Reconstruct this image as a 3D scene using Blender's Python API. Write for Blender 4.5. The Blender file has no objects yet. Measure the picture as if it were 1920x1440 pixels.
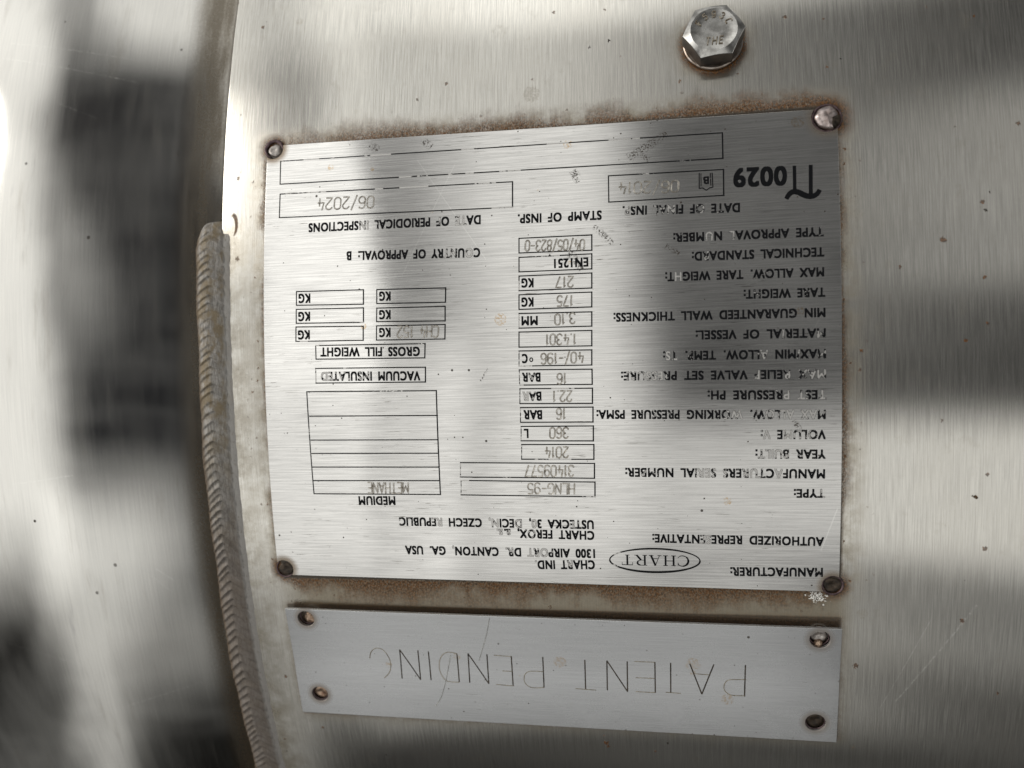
import bpy, bmesh, math, random
from mathutils import Vector, Matrix

random.seed(7)
sc = bpy.context.scene
col = sc.collection
R = 0.33448                      # tank radius in metres
TILT = math.radians(50)          # the plate side of the tank faces 50 degrees up
BASE = Vector((0, 0, 1.3))
ROT = Matrix.Rotation(-TILT, 3, 'X')


def local(p):
    """tank frame (metres; -Y away from the tank, Z up the tank side) to world"""
    return ROT @ Vector(p) + BASE


def S(u, v, h=0.0):
    """u along the tank axis, v round it, h above its skin: all in millimetres, to world"""
    a = v * 0.001 / R
    r = R + h * 0.001
    return local((u * 0.001, R - r * math.cos(a), r * math.sin(a)))


# ------------------------------------------------------------------ camera
cam_d = bpy.data.cameras.new('camera')
cam = bpy.data.objects.new('camera', cam_d)
col.objects.link(cam)
fwd = Vector((-0.18126829, 0.98296832, -0.03025056))
up = Vector((0.02361134, 0.0351013, 0.9991048))
right = fwd.cross(up).normalized()
m3 = Matrix((right, up, -fwd)).transposed()
m3 = ROT @ m3
cam.matrix_world = Matrix.Translation(local((0.03232, -0.20919, 0.0))) @ m3.to_4x4()
cam_d.sensor_width = 36.0
cam_d.lens = 1586.51 / 1920 * 36.0
cam_d.clip_start = 0.01
cam_d.clip_end = 500
cam_d.dof.use_dof = True
cam_d.dof.focus_distance = 0.212
cam_d.dof.aperture_fstop = 11.0
sc.camera = cam

# ------------------------------------------------------------------ sky and sun
SUN_TANK = Vector((-0.90, -0.31, 0.38)).normalized()     # towards the sun, in the tank frame
sun_dir = ROT @ SUN_TANK
sun_el = math.asin(sun_dir.z)
sun_az = math.atan2(sun_dir.x, sun_dir.y)

world = bpy.data.worlds.new('World')
sc.world = world
world.use_nodes = True
W = world.node_tree
W.nodes.clear()


class NT:
    """short-hand for wiring shader nodes"""

    def __init__(self, tree):
        self.t = tree

    def n(self, kind, **props):
        nd = self.t.nodes.new(kind)
        for k, val in props.items():
            setattr(nd, k, val)
        return nd

    def put(self, sock, val):
        if hasattr(val, 'is_linked') or isinstance(val, bpy.types.NodeSocket):
            self.t.links.new(val, sock)
        else:
            sock.default_value = val

    def math(self, op, a, b=0.0, c=0.0, clamp=False):
        nd = self.n('ShaderNodeMath', operation=op, use_clamp=clamp)
        for s, val in zip(nd.inputs, (a, b, c)):
            self.put(s, val)
        return nd.outputs[0]

    def vmath(self, op, a, b=(0, 0, 0)):
        nd = self.n('ShaderNodeVectorMath', operation=op)
        self.put(nd.inputs[0], a)
        self.put(nd.inputs[1], b)
        return nd.outputs['Value'] if op in ('LENGTH', 'DOT_PRODUCT') else nd.outputs[0]

    def sep(self, v):
        nd = self.n('ShaderNodeSeparateXYZ')
        self.put(nd.inputs[0], v)
        return nd.outputs

    def comb(self, x, y, z=0.0):
        nd = self.n('ShaderNodeCombineXYZ')
        for s, val in zip(nd.inputs, (x, y, z)):
            self.put(s, val)
        return nd.outputs[0]

    def ramp(self, x, a, b, lo=0.0, hi=1.0):
        nd = self.n('ShaderNodeMapRange', interpolation_type='SMOOTHSTEP')
        for s, val in zip(nd.inputs, (x, a, b, lo, hi)):
            self.put(s, val)
        return nd.outputs[0]

    def mix(self, f, a, b, mode='MIX'):
        nd = self.n('ShaderNodeMix', data_type='RGBA', blend_type=mode)
        self.put(nd.inputs[0], f)
        self.put(nd.inputs[6], a if hasattr(a, 'links') else (*a, 1)[:4])
        self.put(nd.inputs[7], b if hasattr(b, 'links') else (*b, 1)[:4])
        return nd.outputs[2]

    def noise(self, vec, scale=1.0, detail=2.0, rough=0.5, dist=0.0):
        nd = self.n('ShaderNodeTexNoise')
        self.put(nd.inputs['Vector'], vec)
        nd.inputs['Scale'].default_value = scale
        nd.inputs['Detail'].default_value = detail
        nd.inputs['Roughness'].default_value = rough
        nd.inputs['Distortion'].default_value = dist
        return nd.outputs[0]

    def rgb(self, v):
        nd = self.n('ShaderNodeCombineColor')
        for s in nd.inputs:
            self.put(s, v)
        return nd.outputs[0]


w = NT(W)
tc = w.n('ShaderNodeTexCoord')
sky = w.n('ShaderNodeTexSky', sky_type='NISHITA')
sky.sun_disc = False
sky.sun_elevation = sun_el
sky.sun_rotation = sun_az
sky.altitude = 100
sky.air_density = 1.0
sky.dust_density = 4.0
sky.ozone_density = 1.0
rotn = w.n('ShaderNodeVectorRotate', rotation_type='X_AXIS')
w.put(rotn.inputs['Vector'], tc.outputs['Generated'])
rotn.inputs['Angle'].default_value = TILT
dx, dy, dz = w.sep(rotn.outputs[0])
DEG = 57.29578
az = w.math('MULTIPLY', w.math('ARCSINE', dx), DEG)
el = w.math('MULTIPLY', w.math('ARCSINE', dz), DEG)
wob = w.noise(rotn.outputs[0], 2.5, 3.0, 0.5)
wob = w.math('MULTIPLY', w.math('SUBTRACT', wob, 0.5), 5.0)
azw = w.math('ADD', az, wob)
elw = w.math('SUBTRACT', el, wob)
wob2 = w.math('MULTIPLY', w.math('SUBTRACT', w.noise(rotn.outputs[0], 6.0, 3.0, 0.55), 0.5), w.ramp(az, -33.0, -38.0, 0.0, 3.0))
azw = w.math('ADD', azw, wob2)
elw = w.math('ADD', elw, w.math('MULTIPLY', wob2, 1.5))


def box(a0, a1, e0, e1, sa=5.0, se=5.0):
    """soft-edged patch of sky, in degrees round the tank's plate direction"""
    m = w.math('MULTIPLY', w.ramp(azw, a0 - sa, a0 + sa), w.ramp(azw, a1 - sa, a1 + sa, 1.0, 0.0))
    k = w.math('MULTIPLY', w.ramp(elw, e0 - se, e0 + se), w.ramp(elw, e1 - se, e1 + se, 1.0, 0.0))
    return w.math('MULTIPLY', m, k)


ADDED_GLOW = [  # unseen bright patches added to shape the reflections: across0, across1, el0, el1, softness across, el, brightness over the Nishita sky
    (-80, -42.0, -24, 36, 5.0, 10, 13.0),
    (-80, -40, 36, 80, 3, 7, 13.0),
    (-40, -33.5, 42, 80, 3, 6, 4.5),
    (-33.5, -27, 44, 80, 2, 5, 11.0),
    (-39.5, -36.5, 6, 24, 1.5, 8, 3.5),
    (-46, -33, -33, -16, 4, 8, 10.0),
    (-42, -35, -46, -33, 2.5, 6, 6.5),
    (-39, -35, -75, -46, 2, 5, 4.5),
    (-35, -21, -46, -33, 4, 6, 3.0),
    (-27.4, -19.7, -4, 62, 0.5, 4, 17.0),
    (-27.4, -19.7, -32, -4, 0.8, 5, 13.0),
    (-19.7, -14, -34, 3, 1.5, 3, 11.0),
    (-19.7, -14, 3, 48, 1.5, 3, 4.2),
    (-14, -2, -33, 62, 3, 4, 11.5),
    (-2, 60, -30, -10, 3.5, 4.0, 9.5),
    (-2, 60, -12, 46, 4, 4, 0.25),
    (-2, 12, 0, 48, 3, 4, 0.9),
    (14, 60, 7, 34, 3, 4, 4.0),
    (-19, 12, 50, 80, 4, 3, 9.0),
    (12, 60, 48, 80, 4, 3, 3.0),
    (-23, 8, -56, -33, 4, 4, 6.5),
    (4, 60, -44, -30, 4, 4, 1.9),
    (-60, -33, -80, -36, 4, 6, 0.9),
    (-20, 60, -80, -44, 4, 5, 0.15),
]
ADDED_DIM = [  # made-up dimming of the sky that the steel mirrors: across0, across1, el0, el1, softness, how dark
    (-75, 75, -100, 80, 6, 6, 0.94),
]
skyc = w.mix(0.65, sky.outputs[0], w.rgb(w.vmath('DOT_PRODUCT', sky.outputs[0], (0.30, 0.50, 0.20))))
cl = 0.0
for a0, a1, e0, e1, sa, se, k in ADDED_GLOW:
    cl = w.math('MULTIPLY_ADD', box(a0, a1, e0, e1, sa, se), k, cl)
drift = w.math('MULTIPLY', w.ramp(w.noise(rotn.outputs[0], 5.0, 4.0, 0.55, 0.6), 0.40, 0.66), w.ramp(az, -40.0, -10.0, 0.6, 1.0))
cl = w.math('MULTIPLY_ADD', drift, 0.8, cl)          # faint mottling added between the bright patches
keep = 1.0
for a0, a1, e0, e1, sa, se, k in ADDED_DIM:
    keep = w.math('MULTIPLY', keep, w.math('SUBTRACT', 1.0, w.math('MULTIPLY', box(a0, a1, e0, e1, sa, se), k)))
glowc = w.vmath('MULTIPLY', w.rgb(cl), (1.0, 0.985, 0.93))
tot = w.vmath('ADD', w.vmath('MULTIPLY', skyc, w.rgb(keep)), glowc)
bg = w.n('ShaderNodeBackground')
w.put(bg.inputs[0], tot)
bg.inputs[1].default_value = 0.10
wo = w.n('ShaderNodeOutputWorld')
W.links.new(bg.outputs[0], wo.inputs[0])

sun_d = bpy.data.lights.new('sun', 'SUN')
sun_d.energy = 1.0
sun_d.angle = math.radians(24)          # a hazy sun: the bolt's shadow is soft
sun_d.color = (1.0, 0.96, 0.89)
sun = bpy.data.objects.new('sun', sun_d)
sun.rotation_euler = sun_dir.to_track_quat('Z', 'Y').to_euler()
sun.location = local((-0.5, -0.5, 0.5))
col.objects.link(sun)

sc.view_settings.view_transform = 'Standard'
sc.view_settings.look = 'None'
sc.view_settings.exposure = -0.05
sc.view_settings.gamma = 1.0
sc.view_settings.use_curve_mapping = False
sc.render.engine = 'CYCLES'
sc.cycles.max_bounces = 6
sc.cycles.caustics_reflective = False
sc.cycles.sample_clamp_indirect = 4.0

# ------------------------------------------------------------------ layout, in millimetres round the tank from the middle of the data plate
PRINT = [
    ('DATE OF FINAL INSP.', 50.18, 34.39, 22.46, 35.33, 2.20),
    ('TYPE APPROVAL NUMBER:', 69.02, 27.52, 34.49, 27.97, 2.14),
    ('TECHNICAL STANDARD:', 68.99, 22.74, 38.79, 23.22, 2.13),
    ('MAX ALLOW. TARE WEIGHT:', 68.86, 18.05, 32.36, 18.57, 2.12),
    ('TARE WEIGHT:', 68.97, 13.30, 50.61, 13.57, 2.12),
    ('MIN GUARANTEED WALL THICKNESS:', 68.92, 8.56, 19.69, 9.25, 2.12),
    ('MATERIAL OF VESSEL:', 68.88, 3.78, 39.22, 4.29, 2.12),
    ('MAX/MIN ALLOW. TEMP. TS:', 68.85, -1.04, 31.40, -0.47, 2.12),
    ('MAX RELIEF VALVE SET PRESSURE:', 68.78, -5.82, 21.14, -5.11, 2.12),
    ('TEST PRESSURE PH:', 68.78, -10.65, 41.72, -10.20, 2.13),
    ('MAX ALLOW. WORKING PRESSURE PSMA:', 68.61, -15.34, 14.87, -14.42, 2.14),
    ('VOLUME V:', 68.57, -20.09, 53.89, -19.90, 2.15),
    ('YEAR BUILT:', 68.54, -24.78, 52.60, -24.58, 2.17),
    ('MANUFACTURERS SERIAL NUMBER:', 68.37, -29.52, 21.51, -28.90, 2.19),
    ('TYPE:', 68.36, -34.24, 61.36, -34.24, 2.10),
    ('AUTHORIZED REPRESENTATIVE:', 68.17, -46.16, 27.67, -45.69, 2.17),
    ('MANUFACTURER:', 67.98, -53.94, 46.39, -54.11, 2.22),
    ('CHART IND.', 13.00, -52.87, -2.16, -53.11, 2.32),
    ('1300 AIRPORT DR. CANTON, GA. USA', 13.12, -49.92, -36.60, -49.55, 2.30),
    ('CHART FEROX, a.s.', 13.17, -45.13, -11.70, -44.70, 2.27),
    ('USTECKA 30, DECIN, CZECH REPUBLIC', 13.14, -42.30, -37.63, -41.75, 2.25),
    ('MEDIUM', -38.34, -36.15, -48.34, -36.16, 2.32),
    ('VACUUM INSULATED', -29.92, -3.76, -56.76, -3.22, 2.31),
    ('GROSS FILL WEIGHT', -29.80, 2.47, -56.66, 3.11, 2.31),
    ('KG', -59.19, 17.25, -62.38, 17.31, 2.37),
    ('KG', -59.35, 12.52, -62.55, 12.57, 2.37),
    ('KG', -59.55, 7.72, -62.75, 7.76, 2.36),
    ('KG', -37.25, 16.88, -40.22, 16.95, 2.33),
    ('KG', -37.35, 12.15, -40.32, 12.20, 2.32),
    ('KG', -37.47, 7.58, -40.44, 7.63, 2.32),
    ('COUNTRY OF APPROVAL: B', -13.51, 26.88, -48.99, 27.85, 2.30),
    ('DATE OF PERIODICAL INSPECTIONS', -13.28, 35.27, -59.51, 35.83, 2.32),
    ('STAMP OF INSP.', 17.19, 34.58, -3.63, 34.85, 2.26),
    ('0029', 61.14, 41.44, 49.01, 41.77, 4.60),
    ('KG', -0.04, 18.62, -3.01, 18.68, 2.26),
    ('KG', -0.15, 13.84, -3.11, 13.90, 2.25),
    ('MM', 0.82, 9.20, -3.22, 9.25, 2.25),
    ('C', -1.99, -0.14, -3.34, -0.14, 2.25),
    ('BAR', 1.09, -4.87, -3.49, -4.79, 2.25),
    ('BAR', 1.16, -9.61, -3.51, -9.55, 2.26),
    ('BAR', 1.19, -14.25, -3.44, -14.17, 2.27),
    ('L', -2.44, -18.89, -3.49, -18.88, 2.29),
    ('EN1251', 13.67, 23.15, 5.32, 23.14, 2.24),
    ('B', 43.16, 41.58, 41.84, 41.61, 1.84),
]
STAMPED = [
    ('06/2024', -41.62, 41.69, -57.17, 41.97, 3.11),
    ('06/2014', 35.94, 40.55, 21.48, 40.99, 2.91),
    ('04/05/823-0', 12.85, 27.46, -1.90, 27.97, 2.65),
    ('217', 9.92, 18.39, 5.64, 18.49, 2.63),
    ('175', 9.71, 13.73, 5.82, 13.86, 2.63),
    ('3.10', 10.14, 9.48, 5.15, 9.27, 2.62),
    ('1.4301', 10.27, 4.28, 2.81, 4.34, 2.62),
    ('40/-196', 11.93, -0.28, 1.42, -0.37, 2.62),
    ('16', 7.58, -5.37, 5.30, -5.37, 2.64),
    ('22.1', 8.81, -9.77, 4.15, -9.72, 2.64),
    ('16', 7.13, -14.15, 4.88, -14.12, 2.66),
    ('360', 7.64, -18.89, 3.04, -18.83, 2.67),
    ('2014', 7.49, -23.78, 1.60, -23.73, 2.69),
    ('31409577', 8.63, -28.51, -3.60, -28.45, 2.84),
    ('HLNG-95', 8.67, -33.09, -3.14, -32.93, 2.73),
    ('CH4 152', -24.73, 7.41, -35.61, 7.66, 2.97),
    ('METHANE', -34.58, -32.75, -45.57, -32.73, 2.83),
]
FRAMES = [
    ((-3.48, 29.93), (14.73, 29.78), (14.66, 25.98), (-3.53, 26.24)),
    ((-3.55, 25.12), (14.64, 25.08), (14.56, 21.37), (-3.61, 21.50)),
    ((-3.63, 20.45), (14.54, 20.36), (14.46, 16.67), (-3.71, 16.78)),
    ((-3.73, 15.76), (14.44, 15.67), (14.35, 12.04), (-3.81, 12.13)),
    ((-3.83, 11.11), (14.32, 10.82), (14.24, 7.33), (-3.93, 7.46)),
    ((-3.95, 6.49), (14.21, 6.27), (14.12, 2.51), (-4.05, 2.73)),
    ((-4.08, 1.79), (14.09, 1.51), (13.99, -2.20), (-4.19, -1.97)),
    ((-4.17, -2.92), (14.02, -3.24), (13.97, -6.95), (-4.18, -6.72)),
    ((-4.15, -7.64), (13.99, -7.91), (13.88, -11.66), (-4.28, -11.37)),
    ((-4.17, -12.37), (13.99, -12.57), (13.88, -16.26), (-4.31, -16.06)),
    ((-4.18, -17.10), (13.93, -17.25), (13.82, -20.96), (-4.33, -20.75)),
    ((-4.22, -21.69), (13.92, -21.88), (13.80, -25.59), (-4.38, -25.42)),
    ((-20.29, -26.19), (13.91, -26.62), (13.78, -30.36), (-20.48, -29.92)),
    ((-20.36, -30.82), (13.88, -31.34), (13.75, -35.08), (-20.57, -34.60)),
    ((-62.98, 19.14), (-44.50, 18.82), (-44.57, 15.09), (-63.04, 15.55)),
    ((-63.12, 14.48), (-44.59, 14.15), (-44.67, 10.42), (-63.20, 10.84)),
    ((-63.29, 9.89), (-44.76, 9.42), (-44.86, 5.79), (-63.43, 6.11)),
    ((-40.89, 18.72), (-22.57, 18.34), (-22.70, 14.71), (-40.96, 15.09)),
    ((-40.98, 13.94), (-22.81, 13.64), (-22.90, 9.99), (-41.12, 10.44)),
    ((-41.15, 9.38), (-22.92, 9.06), (-23.08, 5.41), (-41.28, 5.73)),
    ((-57.95, 4.86), (-28.32, 4.40), (-28.52, 0.79), (-57.98, 1.30)),
    ((-58.17, -1.10), (-28.43, -1.59), (-28.56, -5.36), (-58.24, -4.93)),
    ((-67.85, 54.46), (46.69, 53.14), (46.62, 46.73), (-67.81, 48.14)),
    ((-67.73, 45.42), (-4.98, 44.48), (-5.03, 37.91), (-67.81, 39.04)),
    ((19.08, 44.31), (46.67, 43.97), (46.55, 37.61), (19.06, 37.70)),
    ((-60.92, -7.14), (-25.79, -7.63), (-26.05, -34.50), (-60.69, -34.30)),
]
TABLE_ROWS = [((-60.48, -13.58), (-25.78, -13.96)), ((-60.46, -19.90), (-25.87, -20.22)), ((-60.42, -23.45), (-25.96, -23.70)), ((-60.44, -27.10), (-26.01, -27.31)), ((-60.56, -30.75), (-26.01, -30.86))]
PI_BARS = [[(63.02, 43.75), (62.89, 37.43)],
    [(66.71, 43.67), (66.47, 36.39)]]
PI_WAVE = [[(68.53, 37.53), (67.82, 36.51), (66.56, 36.04), (65.07, 36.43), (63.59, 37.27), (62.41, 37.41), (61.51, 36.77), (60.89, 35.79)]]
SHIELD = [[(40.95, 43.50), (40.85, 39.65), (41.67, 39.76), (42.49, 39.10), (43.34, 39.68), (44.07, 39.71), (43.99, 43.34)]]
OVAL = (27.96, -51.50, 11.10, 3.09)
LOGO_LINE = [[(36.44, -51.55), (19.77, -51.44)],
    [(27.99, -50.11), (27.92, -52.96)]]
ENGRAVED_A = [[(49.77, -79.18), (49.60, -88.38)],
    [(49.60, -88.20), (46.45, -88.18), (44.82, -87.06), (44.53, -85.52), (45.17, -84.07), (46.46, -83.57), (49.96, -83.41)],
    [(36.10, -79.32), (38.98, -88.24)],
    [(38.98, -88.24), (42.05, -79.29)],
    [(37.18, -82.24), (40.73, -82.39)],
    [(31.30, -79.30), (31.14, -88.18)],
    [(29.89, -88.11), (33.69, -88.28)],
    [(27.33, -79.24), (27.20, -88.38)],
    [(22.19, -79.23), (27.33, -79.24)],
    [(22.34, -84.10), (27.24, -84.10)],
    [(22.20, -88.31), (27.20, -88.38)],
    [(20.28, -79.31), (20.06, -88.41)],
    [(20.06, -88.41), (15.07, -79.30)],
    [(15.07, -79.30), (14.81, -88.21)],
    [(9.36, -79.31), (9.11, -88.22)],
    [(6.46, -88.16), (11.86, -88.36)]]
ENGRAVED_B = [[(-1.66, -78.86), (-1.93, -88.20)],
    [(-1.93, -88.20), (-5.10, -88.44), (-6.83, -87.27), (-7.12, -85.66), (-6.61, -84.17), (-5.15, -83.37), (-1.74, -83.36)],
    [(-10.07, -78.97), (-10.26, -87.99)],
    [(-14.72, -78.83), (-10.08, -79.06)],
    [(-14.83, -87.88), (-10.15, -88.13)],
    [(-12.85, -83.62), (-10.01, -83.63)],
    [(-16.62, -78.68), (-16.88, -87.74)],
    [(-16.88, -87.74), (-21.76, -78.61)],
    [(-21.76, -78.61), (-22.12, -87.66)],
    [(-24.83, -78.86), (-25.02, -87.56)],
    [(-24.82, -78.73), (-27.18, -78.36), (-28.71, -79.15), (-29.70, -80.74), (-30.19, -83.21), (-29.86, -85.29), (-28.94, -87.04), (-27.66, -87.64), (-25.03, -87.66)],
    [(-32.68, -78.39), (-32.88, -87.31)],
    [(-35.58, -78.14), (-35.85, -87.36)],
    [(-35.85, -87.36), (-40.68, -78.10)],
    [(-40.68, -78.10), (-41.07, -87.22)],
    [(-49.57, -81.22), (-49.17, -79.67), (-48.24, -78.38), (-46.99, -77.88), (-45.46, -78.37), (-44.27, -80.22), (-43.80, -82.38), (-44.02, -84.27), (-44.77, -85.86), (-46.19, -87.31)]]
SCRATCH = [[(-14.86, -67.36), (-16.02, -72.09), (-17.50, -76.56), (-18.94, -80.68)],
    [(-26.55, -79.16), (-28.00, -84.74), (-28.99, -88.32), (-30.74, -92.97), (-32.53, -95.75)]]

# ------------------------------------------------------------------ materials
def new_mat(name):
    m = bpy.data.materials.new(name)
    m.use_nodes = True
    m.node_tree.nodes.clear()
    return m, NT(m.node_tree)


def bsdf(k, color, metallic, rough, aniso=0.0, turn=0.0, normal=None, tangent=None, spec=0.5):
    b = k.n('ShaderNodeBsdfPrincipled')
    k.put(b.inputs['Base Color'], color if hasattr(color, 'links') else (*color, 1)[:4])
    k.put(b.inputs['Metallic'], metallic)
    k.put(b.inputs['Roughness'], rough)
    k.put(b.inputs['Anisotropic'], aniso)
    k.put(b.inputs['Anisotropic Rotation'], turn)
    b.inputs['Specular IOR Level'].default_value = spec
    if normal is not None:
        k.put(b.inputs['Normal'], normal)
    if tangent is not None:
        k.put(b.inputs['Tangent'], tangent)
    return b.outputs[0]


def finish(k, shader):
    o = k.n('ShaderNodeOutputMaterial')
    k.t.links.new(shader, o.inputs[0])


def blend(k, f, a, b):
    nd = k.n('ShaderNodeMixShader')
    k.put(nd.inputs[0], f)
    k.t.links.new(a, nd.inputs[1])
    k.t.links.new(b, nd.inputs[2])
    return nd.outputs[0]


def bump(k, height, strength, dist):
    nd = k.n('ShaderNodeBump')
    nd.inputs['Strength'].default_value = strength
    nd.inputs['Distance'].default_value = dist
    k.put(nd.inputs['Height'], height)
    return nd.outputs[0]


def uv_mm(k):
    nd = k.n('ShaderNodeUVMap', uv_map='mm')
    return k.vmath('MULTIPLY', nd.outputs[0], (100, 100, 100))


def scaled(k, p, sx, sy, ox=0.0):
    return k.vmath('ADD', k.vmath('MULTIPLY', p, (sx, sy, 1)), (ox, ox * 0.7, ox * 1.3))


def tangent(k):
    return k.n('ShaderNodeTangent', direction_type='UV_MAP', uv_map='mm').outputs[0]


def sd_box(k, p, cx, cy, hx, hy):
    q = k.vmath('SUBTRACT', k.vmath('ABSOLUTE', k.vmath('SUBTRACT', p, (cx, cy, 0))), (hx, hy, 0))
    return k.vmath('LENGTH', k.vmath('MAXIMUM', q, (0, 0, 0)))


def dist_to(k, p, cx, cy, ax=1.0, ay=1.0):
    d = k.vmath('MULTIPLY', k.vmath('SUBTRACT', p, (cx, cy, 0)), (1 / ax, 1 / ay, 0))
    return k.vmath('LENGTH', d)


def specks(k, p, cell, size, amount, seed):
    """small separate spots of uneven size: 1 inside a spot"""
    v = k.n('ShaderNodeTexVoronoi', feature='F1')
    k.put(v.inputs['Vector'], k.vmath('ADD', k.vmath('MULTIPLY', p, (1 / cell, 1 / cell, 1)), (seed, seed * 1.7, 0)))
    v.inputs['Scale'].default_value = 1.0
    r, g, b = k.sep(v.outputs['Color'])
    rad = k.math('MULTIPLY', k.math('POWER', g, 2.0), size / cell)
    near = k.math('LESS_THAN', v.outputs['Distance'], k.math('ADD', rad, 0.25 * size / cell))
    there = k.math('LESS_THAN', r, amount)
    return k.math('MULTIPLY', near, there)


def seg(k, p, a, b, wide):
    """1 along a thin scratch from a to b"""
    ax, ay = a
    bx, by = b
    ln = math.hypot(bx - ax, by - ay)
    ex, ey = (bx - ax) / ln, (by - ay) / ln
    d = k.vmath('SUBTRACT', p, (ax, ay, 0))
    t = k.vmath('DOT_PRODUCT', d, (ex, ey, 0))
    o = k.math('ABSOLUTE', k.vmath('DOT_PRODUCT', d, (-ey, ex, 0)))
    m = k.math('MULTIPLY', k.math('GREATER_THAN', t, 0.0), k.math('LESS_THAN', t, ln))
    return k.math('MULTIPLY', m, k.ramp(o, wide * 0.3, wide, 1.0, 0.0))


NH = [(-70.08, 58.10), (-71.35, -55.57), (70.93, 55.04), (70.39, -57.47)]
NR = [2.8, 2.6, 3.6, 2.6]
PH = [(-66.17, -69.26), (-65.87, -93.46), (67.40, -71.00), (67.01, -95.37)]
PR = [2.35, 2.35, 2.45, 2.5]


def mat_shell():
    m, k = new_mat('stained_brushed_steel')
    p = uv_mm(k)
    px, py, _ = k.sep(p)
    g = k.noise(scaled(k, p, 3.6, 0.08), 1.0, 4.0, 0.7)
    pw = k.vmath('ADD', p, k.comb(k.math('MULTIPLY', k.noise(scaled(k, p, 2.2, 2.2, 1.0)), 1.1), k.math('MULTIPLY', k.noise(scaled(k, p, 2.2, 1.6, 17.0)), 1.6)))
    g2 = k.noise(scaled(k, p, 0.8, 0.02, 9.0), 1.0, 3.0, 0.6)
    big = k.noise(scaled(k, p, 0.035, 0.035, 3.0), 1.0, 5.0, 0.6)
    mid = k.noise(scaled(k, p, 0.22, 0.22, 5.0), 1.0, 6.0, 0.65)
    fine = k.noise(scaled(k, p, 1.7, 1.7, 7.0), 1.0, 4.0, 0.65)
    patch = k.noise(scaled(k, p, 0.06, 0.06, 12.0), 1.0, 4.0, 0.6)
    drip = k.noise(scaled(k, p, 0.55, 0.10, 19.0), 1.0, 4.0, 0.65)
    grit = k.noise(scaled(k, p, 2.6, 1.5, 27.0), 1.0, 3.0, 0.7)
    # distances to what is fixed on the shell
    dn = sd_box(k, p, 0, 0, 71.9, 57.9)
    dp = sd_box(k, p, 0.2, -83.6, 71.8, 17.0)
    db = dist_to(k, p, 45.2, 77.0)
    edge = k.ramp(px, -84.5, -70.0, 1.0, 0.0)
    # tan film
    film = k.math('MULTIPLY', k.ramp(dn, 0.0, 8.0, 0.8, 0.0), k.ramp(mid, 0.25, 0.75))
    film = k.math('MAXIMUM', film, k.math('MULTIPLY', k.ramp(db, 7.0, 13.0, 0.7, 0.0), k.ramp(mid, 0.15, 0.85)))
    film = k.math('MAXIMUM', film, k.math('MULTIPLY', k.math('MULTIPLY', edge, k.ramp(mid, 0.25, 0.80)), k.ramp(py, 45.0, 36.0, 0.05, 0.75)))
    film = k.math('MAXIMUM', film, k.math('MULTIPLY', k.ramp(dp, 0.0, 5.0, 0.5, 0.0), k.ramp(mid, 0.2, 0.8)))
    gap = k.math('MULTIPLY', k.ramp(py, -57.0, -59.0), k.ramp(py, -70.0, -66.0))
    gap = k.math('MULTIPLY', gap, k.math('MULTIPLY', k.ramp(px, -78, -62), k.ramp(px, 77, 70)))
    film = k.math('MAXIMUM', film, k.math('MULTIPLY', gap, 0.8))
    film = k.math('MAXIMUM', film, k.math('MULTIPLY', k.ramp(mid, 0.55, 0.85), 0.22))
    # heavy rusting and painted shade
    below = k.math('MULTIPLY', k.ramp(py, -56.0, -58.5), k.ramp(px, -74, -66))
    above = k.ramp(py, 54.0, 58.0)
    reach = k.math('ADD', 2.3, k.math('ADD', k.math('MULTIPLY', below, 2.6), k.math('MULTIPLY', above, 1.2)))
    rr = k.math('DIVIDE', dn, k.math('MULTIPLY', reach, k.math('MULTIPLY', k.math('MULTIPLY', k.ramp(patch, 0.30, 0.66, 0.45, 2.2), k.math('MULTIPLY', k.ramp(px, -74.0, -66.0, 0.7, 1.0), k.ramp(px, 70.0, 74.0, 1.0, 0.6))), k.math('ADD', 0.35, k.math('MULTIPLY', drip, 1.3)))))
    rust_shade = k.math('MULTIPLY', k.ramp(rr, 0.10, 1.15, 1.0, 0.0), k.ramp(grit, 0.30, 0.58, 0.45, 1.0))
    rust_shade = k.math('MULTIPLY', rust_shade, k.math('SUBTRACT', 1.0, k.math('MULTIPLY', k.ramp(px, -78.0, -72.0, 1.0, 0.0), 0.35)))
    for (hx, hy), hr in zip(NH, NR):
        rust_shade = k.math('MAXIMUM', rust_shade, k.math('MULTIPLY', k.ramp(dist_to(k, p, hx, hy), hr * 0.9, hr * 2.1, 1.0, 0.0), k.ramp(mid, 0.25, 0.6, 0.55, 1.0)))
    rust_shade = k.math('MAXIMUM', rust_shade, k.math('MULTIPLY', k.ramp(db, 7.0, 9.6, 1.0, 0.0), k.ramp(fine, 0.25, 0.55, 0.35, 1.0)))  # staining round the bolt, deepened to paint its shadow
    rust_shade = k.math('MAXIMUM', rust_shade, k.math('MULTIPLY', k.ramp(dp, 0.1, 2.2, 0.5, 0.0), k.ramp(fine, 0.35, 0.65)))
    rust_shade = k.math('MAXIMUM', rust_shade, k.math('MULTIPLY', k.ramp(dist_to(k, p, -81.3, 38.2, 1.3, 3.3), 0.8, 1.05, 1.0, 0.0), k.ramp(dist_to(k, p, -82.1, 37.6, 1.3, 3.3), 0.75, 1.0)))
    sp = k.math('MULTIPLY', specks(k, pw, 4.5, 0.55, 0.45, 2.0), 0.8)
    sp = k.math('MAXIMUM', sp, k.math('MULTIPLY', specks(k, pw, 11.0, 0.6, 0.30, 11.0), k.ramp(fine, 0.3, 0.6)))
    close = k.math('MULTIPLY', k.ramp(dn, 0.5, 11.0, 1.0, 0.0), 1.0)
    sp = k.math('MAXIMUM', sp, k.math('MULTIPLY', specks(k, pw, 1.7, 0.32, 0.5, 5.0), close))
    halo = specks(k, pw, 11.0, 2.3, 0.30, 11.0)
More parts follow.
